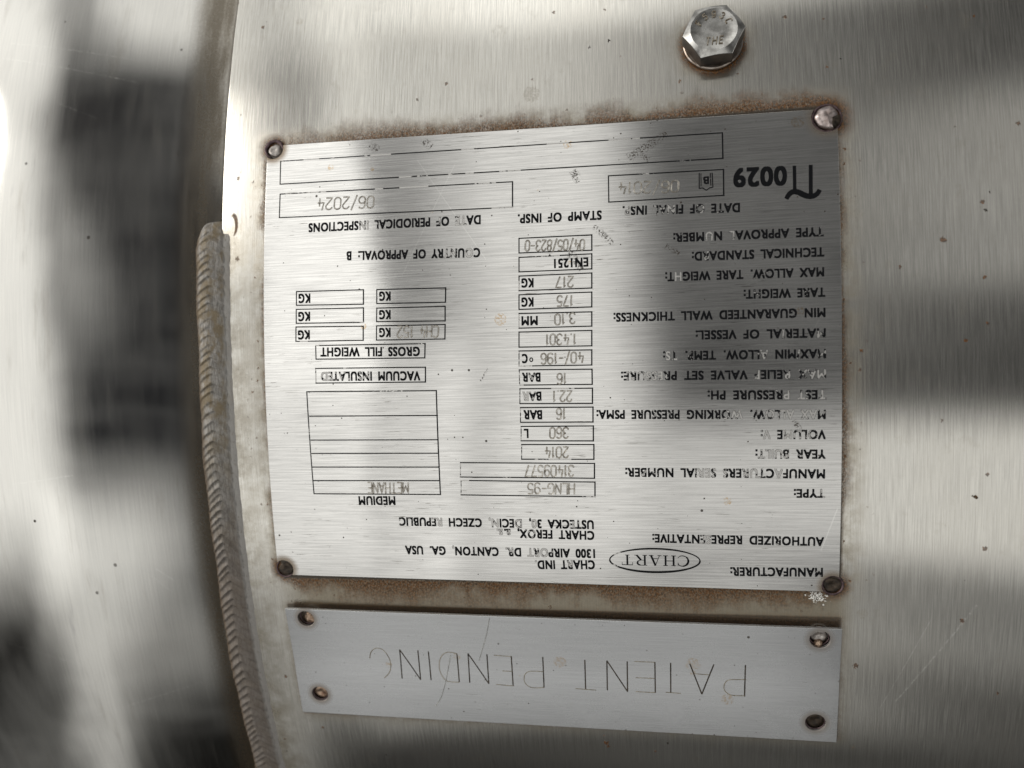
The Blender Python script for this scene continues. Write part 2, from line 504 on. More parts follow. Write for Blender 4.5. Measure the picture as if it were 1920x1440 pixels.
    film = k.math('MAXIMUM', film, k.math('MULTIPLY', halo, k.ramp(fine, 0.35, 0.6, 0.0, 0.22)))
    rust_shade = k.math('MAXIMUM', rust_shade, sp)
    dark = specks(k, pw, 5.0, 0.30, 0.22, 21.0)
    edge_shade = k.math('MAXIMUM', k.ramp(dn, 0.15, 1.0, 0.9, 0.0), k.ramp(dp, 0.3, 1.1, 0.75, 0.0))  # painted shadow line hugging the edges of both plates
    dark = k.math('MAXIMUM', dark, edge_shade)
    scr = seg(k, p, (103.0, -62.0), (86.0, -89.0), 0.35)
    scr = k.math('MAXIMUM', scr, seg(k, p, (93.0, -66.0), (82.5, -91.0), 0.16))
    scr = k.math('MULTIPLY', scr, k.math('MULTIPLY', k.ramp(fine, 0.4, 0.65), 0.4))
    # steel
    steel = k.mix(k.ramp(g, 0.30, 0.70), (0.48, 0.47, 0.445), (0.68, 0.668, 0.635))
    steel = k.mix(k.ramp(big, 0.35, 0.65, 0.0, 0.35), steel, (0.56, 0.54, 0.50))
    steel = k.mix(k.math('MULTIPLY', film, 0.6), steel, (0.40, 0.33, 0.21))
    steel = k.mix(scr, steel, (0.85, 0.85, 0.83))
    rough = k.math('ADD', k.math('ADD', 0.135, k.math('MULTIPLY', g, 0.07)), k.math('ADD', k.math('MULTIPLY', film, 0.18), k.math('MULTIPLY', scr, 0.2)))
    hgt = k.math('ADD', g, k.math('MULTIPLY', g2, 0.6))
    hgt = k.math('ADD', hgt, k.math('MULTIPLY', fine, k.math('ADD', k.math('MULTIPLY', rust_shade, 1.2), 0.05)))
    nrm = bump(k, hgt, 0.14, 0.00006)
    a = bsdf(k, steel, 1.0, rough, 0.95, 0.0, nrm, tangent(k))
    dirt_dark = k.mix(k.ramp(fine, 0.3, 0.7), (0.013, 0.006, 0.003), (0.17, 0.062, 0.009))
    dirt_dark = k.mix(dark, dirt_dark, (0.03, 0.026, 0.022))
    rb = bsdf(k, dirt_dark, 0.0, 0.85, 0, 0, None, None, 0.08)
    chalk = bsdf(k, (0.46, 0.45, 0.42), 0.0, 0.7, 0, 0, nrm, None, 0.3)   # thin dull weathering over the metal
    a = blend(k, 0.045, a, chalk)
    film_d = bsdf(k, k.mix(k.ramp(fine, 0.3, 0.7), (0.09, 0.07, 0.04), (0.17, 0.14, 0.09)), 0.0, 0.6, 0, 0, nrm, None, 0.35)
    a = blend(k, k.math('MULTIPLY', film, 0.7), a, film_d)
    finish(k, blend(k, k.math('MAXIMUM', k.math('MULTIPLY', rust_shade, 0.9), dark), a, rb))
    return m


def mat_head():
    m, k = new_mat('polished_scuffed_steel')
    p = uv_mm(k)
    px, py, _ = k.sep(p)
    g = k.noise(scaled(k, p, 2.2, 0.035), 1.0, 4.0, 0.7)
    g2 = k.noise(scaled(k, p, 0.07, 1.3, 4.0), 1.0, 3.0, 0.6)
    mid = k.noise(scaled(k, p, 0.22, 0.035, 5.0), 1.0, 5.0, 0.6)
    smear = k.noise(scaled(k, p, 0.30, 0.05, 15.0), 1.0, 5.0, 0.6)
    fine = k.noise(scaled(k, p, 1.5, 1.5, 7.0), 1.0, 4.0, 0.65)
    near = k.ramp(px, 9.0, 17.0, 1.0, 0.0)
    film = k.math('MULTIPLY', near, k.ramp(mid, 0.25, 0.6, 0.25, 1.0))  # heat tint at the seam, deepened to paint the step's shadow
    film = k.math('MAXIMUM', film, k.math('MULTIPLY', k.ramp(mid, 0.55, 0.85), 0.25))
    rust_shade = k.math('MULTIPLY', k.ramp(px, 10.0, 19.0, 1.0, 0.0), k.ramp(fine, 0.25, 0.6, 0.55, 1.0))  # seam staining with the step's shadow painted in
    rust_shade = k.math('MULTIPLY', rust_shade, k.ramp(py, -12.0, -32.0, 0.6, 0.9))
    rust_shade = k.math('MAXIMUM', rust_shade, k.ramp(px, 1.2, 4.0, 1.0, 0.0))  # painted shadow line beside the shell's edge
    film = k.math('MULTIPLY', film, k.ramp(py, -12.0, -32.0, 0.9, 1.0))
    rust_shade = k.math('MAXIMUM', rust_shade, k.math('MULTIPLY', specks(k, p, 8.0, 0.55, 0.35, 3.0), 0.8))
    dark = specks(k, p, 13.0, 0.6, 0.4, 13.0)
    scr = 0.0
    for a, b, wd in [((43, 74), (56, 80), 0.25), ((22, -62), (28, -58), 0.4), ((23, -66), (30, -60), 0.25),
                     ((50, -30), (72, -33), 0.3), ((52, -92), (95, -84), 0.25), ((20, -95), (60, -110), 0.25), ((30, 84), (80, 99), 0.3), ((33, 92), (78, 104), 0.22)]:
        scr = k.math('MAXIMUM', scr, seg(k, p, a, b, wd))
    scr = k.math('MULTIPLY', scr, k.math('MULTIPLY', k.ramp(fine, 0.42, 0.66), 0.3))
    steel = k.mix(k.ramp(g, 0.25, 0.75), (0.55, 0.545, 0.53), (0.63, 0.622, 0.60))
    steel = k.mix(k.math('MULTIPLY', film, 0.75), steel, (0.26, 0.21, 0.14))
    steel = k.mix(k.ramp(smear, 0.62, 0.80, 0.0, 0.35), steel, (0.30, 0.30, 0.31))
    steel = k.mix(scr, steel, (0.85, 0.85, 0.83))
    rough = k.math('ADD', 0.05, k.math('ADD', k.math('MULTIPLY', k.ramp(mid, 0.2, 0.8), 0.04), k.math('ADD', k.math('MULTIPLY', film, 0.06), k.math('MULTIPLY', scr, 0.25))))
    hgt = k.math('ADD', k.math('MULTIPLY', g, 0.8), k.math('ADD', k.math('MULTIPLY', g2, 0.5), k.math('MULTIPLY', smear, 0.25)))
    nrm = bump(k, hgt, 0.035, 0.00006)
    a = bsdf(k, steel, 1.0, rough, 0.45, 0.0, nrm, tangent(k))
    dull = bsdf(k, (0.42, 0.41, 0.38), 0.0, 0.7, 0, 0, nrm, None, 0.3)
    a = blend(k, k.ramp(mid, 0.25, 0.75, 0.01, 0.04), a, dull)
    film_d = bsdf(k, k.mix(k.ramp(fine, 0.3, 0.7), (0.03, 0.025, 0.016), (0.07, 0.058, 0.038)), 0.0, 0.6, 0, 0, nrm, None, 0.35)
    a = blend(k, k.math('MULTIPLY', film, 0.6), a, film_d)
    dirt_dark = k.mix(k.ramp(fine, 0.3, 0.7), (0.008, 0.006, 0.004), (0.04, 0.026, 0.013))
    rb = bsdf(k, dirt_dark, 0.0, 0.85, 0, 0, nrm, None, 0.1)
    finish(k, blend(k, k.math('MAXIMUM', k.math('MULTIPLY', rust_shade, 0.85), dark), a, rb))
    return m


def mat_plate(name, holes, radii, tint, grain, chalk_amount, halo_amount, base_rough=0.075, aniso=0.95, scuffs=()):
    m, k = new_mat(name)
    p = uv_mm(k)
    px, py, _ = k.sep(p)
    g = k.noise(scaled(k, p, 0.06, 3.0), 1.0, 4.0, 0.72)
    g2 = k.noise(scaled(k, p, 0.16, 4.5, 8.0), 1.0, 2.0, 0.6)
    mid = k.noise(scaled(k, p, 0.09, 0.12, 2.0), 1.0, 6.0, 0.65)
    fine = k.noise(scaled(k, p, 1.6, 1.6, 3.0), 1.0, 4.0, 0.65)
    halo = 0.0
    for (hx, hy), hr in zip(holes, radii):
        h = k.ramp(dist_to(k, p, hx, hy), hr * 1.0, hr * 1.8, 1.0, 0.0)
        halo = k.math('MAXIMUM', halo, k.math('MULTIPLY', h, k.ramp(mid, 0.25, 0.6, 0.5, 1.0)))
    halo = k.math('MULTIPLY', halo, halo_amount)
    spots = k.math('MULTIPLY', specks(k, p, 9.0, 1.6, 0.33, 4.0), k.ramp(fine, 0.42, 0.62))
    black = k.math('MAXIMUM', specks(k, p, 3.6, 0.27, 0.40, 31.0), specks(k, p, 1.8, 0.17, 0.40, 37.0))
    cuts = k.math('MULTIPLY', k.ramp(g2, 0.66, 0.72), k.ramp(k.noise(scaled(k, p, 0.05, 0.05, 6.0), 1.0, 3.0), 0.42, 0.6))
    gritty = k.noise(scaled(k, p, 2.4, 2.4, 41.0), 1.0, 3.0, 0.7)
    scuff = 0.0
    for a, b, wd in scuffs:
        scuff = k.math('MAXIMUM', scuff, seg(k, p, a, b, wd))
    scuff = k.math('MULTIPLY', scuff, k.ramp(gritty, 0.50, 0.56)) if scuffs else 0.0
    c0 = tuple(c * (1 - 0.34 * grain) for c in tint)
    steel = k.mix(k.ramp(g, 0.28, 0.72), c0, tint)
    steel = k.mix(k.math('MULTIPLY', cuts, grain), steel, (0.13, 0.12, 0.105))
    steel = k.mix(k.math('MULTIPLY', spots, 0.7), steel, (0.42, 0.27, 0.11))
    steel = k.mix(k.math('MULTIPLY', halo, 0.85), steel, (0.19, 0.125, 0.065))
    light = 0.0
    for a, b, wd in [((71.2, -38.0), (67.5, -48.5), 0.18), ((65.0, 2.0), (67.5, 7.0), 0.14), ((-30.0, 52.0), (-12.0, 25.0), 0.12), ((-20.0, 50.0), (-34.0, 22.0), 0.10)]:
        light = k.math('MAXIMUM', light, seg(k, p, a, b, wd))
    steel = k.mix(k.math('MULTIPLY', light, 0.35), steel, (0.9, 0.9, 0.88))
    rough = k.math('ADD', base_rough, k.math('ADD', k.math('MULTIPLY', g, 0.07), k.math('MULTIPLY', halo, 0.2)))
    hgt = k.math('ADD', g, k.math('MULTIPLY', g2, 0.5))
    nrm = bump(k, hgt, 0.07 * grain, 0.00005)
    a = bsdf(k, steel, 1.0, rough, aniso, 0.25, nrm, tangent(k))
    chalk = bsdf(k, tuple(c * 0.8 for c in tint), 0.0, 0.65, 0, 0, nrm, None, 0.3)
    a = blend(k, k.ramp(mid, 0.25, 0.75, chalk_amount * 0.6, chalk_amount * 1.4), a, chalk)
    rb = bsdf(k, (0.035, 0.026, 0.018), 0.0, 0.7, 0, 0, nrm, None, 0.3)
    finish(k, blend(k, k.math('MULTIPLY', k.math('MAXIMUM', black, scuff), 0.9), a, rb))
    return m


def mat_ink():
    """black etched print, chipped down to bright metal where the face attribute 'wear' is high"""
    m, k = new_mat('chipped_black_print')
    p = uv_mm(k)
    at = k.n('ShaderNodeAttribute', attribute_name='wear', attribute_type='GEOMETRY')
    n = k.noise(scaled(k, p, 0.9, 0.9), 1.0, 3.0, 0.6)
    n2 = k.noise(scaled(k, p, 3.0, 3.0, 5.0), 1.0, 2.0, 0.5)
    nn = k.math('ADD', k.math('MULTIPLY', n, 0.75), k.math('MULTIPLY', n2, 0.25))
    t = k.math('ADD', k.math('MULTIPLY_ADD', k.math('GREATER_THAN', at.outputs['Fac'], 0.01), 0.3, -0.05), k.math('MULTIPLY', at.outputs['Fac'], 0.37))
    bare = k.ramp(k.math('SUBTRACT', t, nn), -0.02, 0.02)
    a = bsdf(k, (0.006, 0.0065, 0.008), 0.0, 0.6, 0, 0, None, None, 0.08)
    b = bsdf(k, (0.52, 0.51, 0.50), 1.0, 0.42)
    finish(k, blend(k, bare, a, b))
    return m


def mat_simple(name, c0, c1, metallic, rough, scale, bumpy=0.0, aniso=0.0):
    """two tones broken up by noise at `scale` per millimetre"""
    m, k = new_mat(name)
    tcn = k.n('ShaderNodeTexCoord')
    p = k.vmath('MULTIPLY', tcn.outputs['Object'], (1000, 1000, 1000))
    n = k.noise(p, scale, 4.0, 0.65)
    nrm = bump(k, n, 0.5, bumpy) if bumpy else None
    finish(k, bsdf(k, k.mix(k.ramp(n, 0.32, 0.68), c0, c1), metallic, k.math('ADD', rough, k.math('MULTIPLY', n, 0.12)), aniso, 0, nrm))
    return m


def mat_bead():
    m, k = new_mat('weld_metal')
    p = uv_mm(k)
    px, py, _ = k.sep(p)
    n = k.noise(scaled(k, p, 0.25, 0.16), 1.0, 6.0, 0.7)
    f = k.noise(scaled(k, p, 2.2, 1.4, 4.0), 1.0, 4.0, 0.7)
    vn = k.noise(scaled(k, p, 3.0, 0.5, 8.0), 1.0, 3.0, 0.6)
    low = k.ramp(py, -25.0, -62.0)
    c = k.mix(k.ramp(vn, 0.3, 0.7), (0.15, 0.142, 0.132), (0.31, 0.297, 0.282))
    stain = k.math('MULTIPLY', k.ramp(n, 0.42, 0.60), k.ramp(py, -34.0, -8.0, 0.35, 0.95))
    c = k.mix(stain, c, (0.165, 0.132, 0.085))
    c = k.mix(k.math('MULTIPLY', low, 0.6), c, (0.14, 0.112, 0.094))
    c = k.mix(k.math('MULTIPLY', k.ramp(px, -84.6, -83.6), 0.7), c, (0.36, 0.35, 0.34))
    dirt_dark = k.math('MULTIPLY', k.ramp(f, 0.56, 0.7), 0.55)
    dirt_dark = k.math('MAXIMUM', dirt_dark, k.ramp(px, -92.4, -90.6, 0.85, 0.0))  # darker along the head-side edge of the bead
    nrm = bump(k, k.math('ADD', f, vn), 0.6, 0.00012)
    a = bsdf(k, c, 0.55, k.math('ADD', 0.52, k.math('MULTIPLY', f, 0.15)), 0, 0, nrm)
    b = bsdf(k, (0.09, 0.06, 0.035), 0.0, 0.8, 0, 0, nrm, None, 0.3)
    finish(k, blend(k, dirt_dark, a, b))
    return m


M_SHELL = mat_shell()
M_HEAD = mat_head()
M_NAME = mat_plate('brushed_nameplate_steel', NH, NR, (0.68, 0.675, 0.67), 1.0, 0.06, 1.0, scuffs=[
    ((33.5, 54.0), (24.0, 48.5), 1.5), ((15.3, 32.0), (19.8, 27.3), 1.0), ((32.6, 26.1), (35.7, 24.0), 1.0), ((8.9, 26.2), (12.3, 21.3), 1.3),
    ((10.2, 46.3), (11.8, 43.3), 1.4), ((27.2, 49.2), (29.1, 47.5), 0.9), ((-42.9, 57.1), (-40.6, 55.5), 1.4), ((-28.4, 57.0), (-26.2, 55.2), 1.3),
    ((10.4, -11.5), (10.9, -11.0), 0.4), ((-14.3, -5.6), (-12.1, -2.2), 0.35), ((61.4, -16.6), (63.0, -19.0), 0.8)])
M_PAT = mat_plate('dull_strip_steel', PH, PR, (0.62, 0.632, 0.655), 0.5, 0.26, 1.0, 0.19, 0.7)
M_INK = mat_ink()
M_BEAD = mat_bead()
M_GROOVE = mat_simple('stamped_groove_steel', (0.28, 0.255, 0.22), (0.62, 0.60, 0.565), 1.0, 0.24, 1.2)
M_SCRIBE = mat_simple('shaded_scribed_line', (0.012, 0.010, 0.008), (0.06, 0.045, 0.03), 0.0, 0.8, 0.7)
M_PALE = mat_simple('lit_scribed_line', (0.16, 0.13, 0.09), (0.40, 0.36, 0.29), 0.7, 0.5, 0.8)
M_SCRATCH = mat_simple('grey_scratch', (0.33, 0.33, 0.33), (0.52, 0.52, 0.51), 0.9, 0.4, 0.6)
M_BOLT = mat_simple('bright_bolt_steel', (0.26, 0.255, 0.245), (0.52, 0.515, 0.505), 1.0, 0.20, 0.35, 0.00002)
M_LETTER = mat_simple('stained_raised_letter_steel', (0.16, 0.125, 0.085), (0.44, 0.40, 0.34), 0.9, 0.3, 0.8)
M_SIDES = mat_simple('shade_painted_bolt_side', (0.012, 0.010, 0.009), (0.07, 0.052, 0.04), 0.5, 0.3, 0.3)  # dark reflections on the bolt's flanks, painted into the colour
M_WASHER = mat_simple('tarnished_washer_steel', (0.17, 0.13, 0.10), (0.40, 0.36, 0.33), 1.0, 0.28, 0.4, 0.00004)
M_TACK = mat_simple('grey_tack_weld', (0.22, 0.20, 0.19), (0.46, 0.43, 0.41), 1.0, 0.30, 0.7, 0.0002)
M_BRIGHT = mat_simple('bright_tack_weld', (0.26, 0.21, 0.20), (0.56, 0.49, 0.48), 1.0, 0.24, 0.6, 0.0002)
M_BURNT = mat_simple('burnt_tack_weld', (0.02, 0.016, 0.013), (0.075, 0.055, 0.04), 0.6, 0.32, 0.6, 0.0002)
M_COPPER = mat_simple('heat_tinted_steel', (0.22, 0.13, 0.09), (0.44, 0.33, 0.25), 0.9, 0.28, 0.5, 0.0002)
M_RING = mat_simple('heat_blued_ring', (0.06, 0.04, 0.045), (0.17, 0.12, 0.125), 0.8, 0.45, 0.9, 0.0001)
M_CRUMB = mat_simple('white_chalky_crumbs', (0.62, 0.61, 0.58), (0.82, 0.81, 0.79), 0.0, 0.8, 1.5, 0.0003)
M_GRIT = mat_simple('brown_grit', (0.05, 0.03, 0.015), (0.16, 0.09, 0.04), 0.0, 0.8, 1.5, 0.0003)


# ------------------------------------------------------------------ object helpers
def empty(name, loc, label, cat, group=None):
    o = bpy.data.objects.new(name, None)
    o.location = loc
    o.empty_display_size = 0.01
    col.objects.link(o)
    o['label'] = label
    o['category'] = cat
    if group:
        o['group'] = group
    return o


def make(name, verts, faces, mat, parent=None, uvs=None, wear=None, smooth=True, sharp=None, label=None):
    """verts in world metres; uvs per vertex in millimetres"""
    org = parent.matrix_world.translation if parent and parent.parent else (parent.location if parent else Vector())
    me = bpy.data.meshes.new(name)
    base = total_loc(parent) if parent else Vector()
    me.from_pydata([tuple(Vector(v) - base) for v in verts], [], faces)
    if uvs is not None:
        ul = me.uv_layers.new(name='mm')
        for lp in me.loops:
            a = uvs[lp.vertex_index]
            ul.data[lp.index].uv = (a[0] * 0.01, a[1] * 0.01)
    if wear is not None:
        at = me.attributes.new('wear', 'FLOAT', 'FACE')
        at.data.foreach_set('value', wear)
    me.materials.append(mat)
    if smooth:
        me.shade_smooth()
        if sharp is not None:
            me.set_sharp_from_angle(angle=math.radians(sharp))
    me.validate()
    me.update()
    o = bpy.data.objects.new(name, me)
    col.objects.link(o)
    if parent:
        o.parent = parent
    if label:
        o['label'] = label
    return o


def total_loc(o):
    v = Vector()
    while o is not None:
        v = v + o.location
        o = o.parent
    return v


def normals_out(o):
    bm = bmesh.new()
    bm.from_mesh(o.data)
    bmesh.ops.recalc_face_normals(bm, faces=bm.faces)
    bm.to_mesh(o.data)
    bm.free()


def revolve(profile, n, name, mat, parent, closed=False, v0=None, uvu=None):
    """profile: list of (u mm, radius mm) turned round the tank axis"""
    verts, uvs, faces = [], [], []
    m = len(profile)
    for i in range(n + 1):
        a = -math.pi + 2 * math.pi * i / n
        for j, (u, r) in enumerate(profile):
            verts.append(local((u * 0.001, R - r * 0.001 * math.cos(a), r * 0.001 * math.sin(a))))
            uvs.append(((uvu[j] if uvu else u), a * R * 1000))
    for i in range(n):
        for j in range(m - 1 + (1 if closed else 0)):
            j2 = (j + 1) % m
            faces.append((i * m + j, i * m + j2, (i + 1) * m + j2, (i + 1) * m + j))
    o = make(name, verts, faces, mat, parent, uvs, smooth=True, sharp=28)
    bm = bmesh.new()
    bm.from_mesh(o.data)
    bmesh.ops.remove_doubles(bm, verts=bm.verts, dist=1e-7)
    bmesh.ops.recalc_face_normals(bm, faces=bm.faces)
    bm.to_mesh(o.data)
    bm.free()
    o.data.set_sharp_from_angle(angle=math.radians(28))
    return o


# ------------------------------------------------------------------ the tank
RM = R * 1000
tank = empty('gas_tank', local((0.35, R, 0)), 'stained brushed stainless steel tank with a welded end that fills the picture behind both plates', 'tank')
U_EDGE = -84.88
revolve([(U_EDGE, RM - 3.0), (U_EDGE, RM - 0.5), (U_EDGE + 0.15, RM - 0.15), (U_EDGE + 0.5, RM), (-40, RM), (40, RM), (130, RM), (300, RM), (784.5, RM), (784.9, RM - 0.4), (784.9, RM - 3.0)],
        720, 'shell', M_SHELL, tank, v0=0)


def head_profile(sgn, u0):
    prof, arc = [], []
    r0, depth, n = RM - 3.4, HEAD_DEPTH, HEAD_POW
    flat = HEAD_FLAT
    prof.append((u0 + sgn * -12, r0))
    arc.append(-12.0)
    pu, pr, s = u0, r0, 0.0
    N = 90
    for i in range(N + 1):
        t = i / N
        if t == 0:
            d, r = 0.0, r0
        else:
            ang = t * math.pi / 2
            d = flat + (depth - flat) * math.sin(ang) ** (2 / n)
            r = r0 * max(math.cos(ang), 0.0) ** (2 / n)
            r = max(r, 0.05)
        uu = u0 + sgn * d
        s += math.hypot(uu - pu, r - pr)
        pu, pr = uu, r
        prof.append((uu, r))
        arc.append(s)
    return prof, arc


HEAD_DEPTH, HEAD_POW, HEAD_FLAT = 270.0, 2.4, 40.0
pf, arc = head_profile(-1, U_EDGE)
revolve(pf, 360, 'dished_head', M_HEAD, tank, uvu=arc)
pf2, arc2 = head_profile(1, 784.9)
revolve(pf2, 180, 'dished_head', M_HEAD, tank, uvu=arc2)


def weld_bead():
    """rippled fillet weld along the lap joint: v runs round the tank, s across the bead"""
    rnd = random.Random(5)
    v_top, v_bot = 39.5, -340.0
    rip = []
    v = v_top + 8.0
    while v > v_bot:
        rip.append((v, 0.45 + 1.0 * rnd.random(), rnd.uniform(-0.25, 0.25)))
        v -= rnd.uniform(1.7, 2.9)
    cs = 33
    dv = 0.2
    rows = int((v_top - v_bot) / dv)
    verts, uvs, faces = [], [], []

    def phase(vv):
        # which ripple and how far into it
        lo, hi = 0, len(rip) - 1
        while hi - lo > 1:
            md = (lo + hi) // 2
            if rip[md][0] >= vv:
                lo = md
            else:
                hi = md
        a, b = rip[lo], rip[hi]
        f = (a[0] - vv) / max(a[0] - b[0], 1e-6)
        return min(max(f, 0.0), 1.0), a[1], a[2]

    for i in range(rows + 1):
        v = v_top - i * dv
        for j in range(cs):
            s = -1 + 2 * j / (cs - 1)                     # -1 head side, +1 shell side
            wander = 0.35 * math.sin(v * 0.11 + 1.3) + 0.25 * math.sin(v * 0.31)
            uL = -93.9 + wander * 0.6
            uR = -83.5 + wander * 0.35
            u = uL + (uR - uL) * (s + 1) / 2
            base = -3.5 * max(-s, 0.0) ** 5 - 1.0 * max(-s, 0.0) ** 1.5 + 0.05
            bul = max(1 - s * s, 0.0) ** 0.5 * 0.85
            ss = s - 0.12
            f, amp, off = phase(v + (3.2 + 1.6 * min(max((-8.0 - v) / 35.0, 0.0), 1.0)) * abs(ss + off0(v)) ** 1.15 - 1.5)
            # each ripple rises slowly and drops at its lower edge
            low = min(max((-8.0 - v) / 35.0, 0.0), 1.0)
            strong = 0.5 + 0.5 * low
            rise = (f ** 1.3 - 0.5) * 0.66 * amp * strong * max(1 - abs(s) ** 3, 0)
            h = base + bul + rise
            if v > v_top - 9.0:                           # rounded start of the bead
                t = (v_top - v) / 9.0
                edge = math.sqrt(max(t, 0.0))
                h = base + (bul + rise) * math.sqrt(max(1 - (1 - t) ** 2, 0.0)) - (1 - edge) * 0.8
                u = -86.9 + (u + 86.9) * (0.45 + 0.55 * math.sqrt(max(1 - (1 - t) ** 2, 0.0)))
            h += 0.06 * math.sin(v * 1.9 + s * 3.0) + 0.05 * math.sin(v * 0.77 + s * 5)
            verts.append(S(u, v, h))
            uvs.append((u, v))
    for i in range(rows):
        for j in range(cs - 1):
            a = i * cs + j
            faces.append((a, a + 1, a + cs + 1, a + cs))
    o = make('weld_bead', verts, faces, M_BEAD, tank, uvs)
    normals_fix(o)


def off0(v):
    return 0.06 * math.sin(v * 0.23)


def normals_fix(o):
    bm = bmesh.new()
    bm.from_mesh(o.data)
    if 'tack' in o.name:
        bmesh.ops.remove_doubles(bm, verts=bm.verts, dist=1e-6)
    c = Vector(local((0, R, 0))) - total_loc(o.parent) if o.parent else Vector(local((0, R, 0)))
    ax = Vector((1, 0, 0))
    for f in bm.faces:
        q = f.calc_center_median() - c
        q = q - ax * q.dot(ax)
        if f.normal.dot(q) < 0:
            f.normal_flip()
    bm.to_mesh(o.data)
    bm.free()


weld_bead()


def weld_toe():
    """flat bright band of run-out metal on the shell beside the bead"""
    rnd = random.Random(3)
    verts, uvs, faces = [], [], []
    n = 900
    cs = 6
    for i in range(n + 1):
        v = 36.0 - 370.0 * i / n
        wv = 0.07 * math.sin(v * 0.45) + 0.05 * math.sin(v * 1.3 + 1)
        for j in range(cs):
            t = j / (cs - 1)
            u = -84.2 + (2.0 + wv) * t
            h = (0.34 * (1 - t) ** 0.8 if j < cs - 1 else -0.02) + (0.03 * math.sin(v * 2.1 + j) if j < cs - 1 else 0)
            if v > 33:
                h *= max((36 - v) / 3, 0)
                h -= 0.02
            verts.append(S(u, v, h))
            uvs.append((u, v))
    for i in range(n):
        for j in range(cs - 1):
            a = i * cs + j
            faces.append((a, a + 1, a + cs + 1, a + cs))
    o = make('weld_toe', verts, faces, M_BEAD, tank, uvs)
    normals_fix(o)


weld_toe()


# ------------------------------------------------------------------ plates
def plate_mesh(name, outline, holes, t0, t1, mat, parent, vcut, S=S):
    """flat outline with holes (mm), thickened from height t0 to t1 and wrapped round the tank"""
    cu = bpy.data.curves.new('outline', 'CURVE')
    cu.dimensions = '2D'
    cu.fill_mode = 'BOTH'
    for ring in [outline] + holes:
        sp = cu.splines.new('POLY')
        sp.points.add(len(ring) - 1)
        for q, (x, y) in zip(sp.points, ring):
            q.co = (x, y, 0, 1)
        sp.use_cyclic_u = True
    bev = 0.09
    cu.extrude = (t1 - t0) / 2 - bev
    cu.bevel_depth = bev
    cu.bevel_resolution = 2
    cu.offset = -bev
    tmp = bpy.data.objects.new('outline', cu)
    col.objects.link(tmp)
    bpy.context.view_layer.update()
    me = bpy.data.meshes.new_from_object(tmp.evaluated_get(bpy.context.evaluated_depsgraph_get()))
    bpy.data.objects.remove(tmp)
    bm = bmesh.new()
    bm.from_mesh(me)
    bmesh.ops.remove_doubles(bm, verts=bm.verts, dist=1e-4)
    bmesh.ops.dissolve_limit(bm, angle_limit=0.001, verts=bm.verts, edges=bm.edges)
    vs = [v.co.y for v in bm.verts]
    y = min(vs) + vcut
    while y < max(vs):
        g = bm.verts[:] + bm.edges[:] + bm.faces[:]
        bmesh.ops.bisect_plane(bm, geom=g, plane_co=(0, y, 0), plane_no=(0, 1, 0), dist=1e-5)
        y += vcut
    bmesh.ops.triangulate(bm, faces=[f for f in bm.faces if len(f.verts) > 4])
    bm.verts.index_update()
    flat = [tuple(v.co) for v in bm.verts]
    faces = [tuple(v.index for v in f.verts) for f in bm.faces]
    bm.free()
    bpy.data.meshes.remove(me)
    verts = [S(x, y, (t0 + t1) / 2 + z) for x, y, z in flat]
    o = make(name, verts, faces, mat, parent, [(x, y) for x, y, z in flat], smooth=True, sharp=6)
    bm = bmesh.new()
    bm.from_mesh(o.data)
    bmesh.ops.recalc_face_normals(bm, faces=bm.faces)
    bm.to_mesh(o.data)
    bm.free()
    o.data.set_sharp_from_angle(angle=math.radians(6))
    return o


def ring(cx, cy, r, n=40):
    return [(cx + r * math.cos(2 * math.pi * i / n), cy + r * math.sin(2 * math.pi * i / n)) for i in range(n)]


def notched(corners, holes, radii):
    """rectangle whose corners are bitten away by round weld holes; corners and holes in the same order round it"""
    out = []
    n = len(corners)
    for i in range(n):
        c = Vector(corners[i])
        a = Vector(corners[i - 1])
        b = Vector(corners[(i + 1) % n])
        h, r = Vector(holes[i]), radii[i]

        def hit(q):
            d = (q - c).normalized()
            m = c - h
            bq, cq = m.dot(d), m.dot(m) - r * r
            return c + d * (-bq + math.sqrt(max(bq * bq - cq, 0)))
        p, q = hit(a), hit(b)
        out.append(tuple(p))
        a0 = math.atan2(p.y - h.y, p.x - h.x)
        a1 = math.atan2(q.y - h.y, q.x - h.x)
        inner = math.atan2(-c.y + h.y, -c.x + h.x)
        while a1 < a0:
            a1 += 2 * math.pi
        mid = (a0 + a1) / 2
        toward = Vector((-c.x, -c.y)).normalized()
        if Vector((math.cos(mid), math.sin(mid))).dot(toward) < 0:
            a1 -= 2 * math.pi
        for t in range(1, 20):
            g = a0 + (a1 - a0) * t / 20
            out.append((h.x + r * math.cos(g), h.y + r * math.sin(g)))
        out.append(tuple(q))
    return out


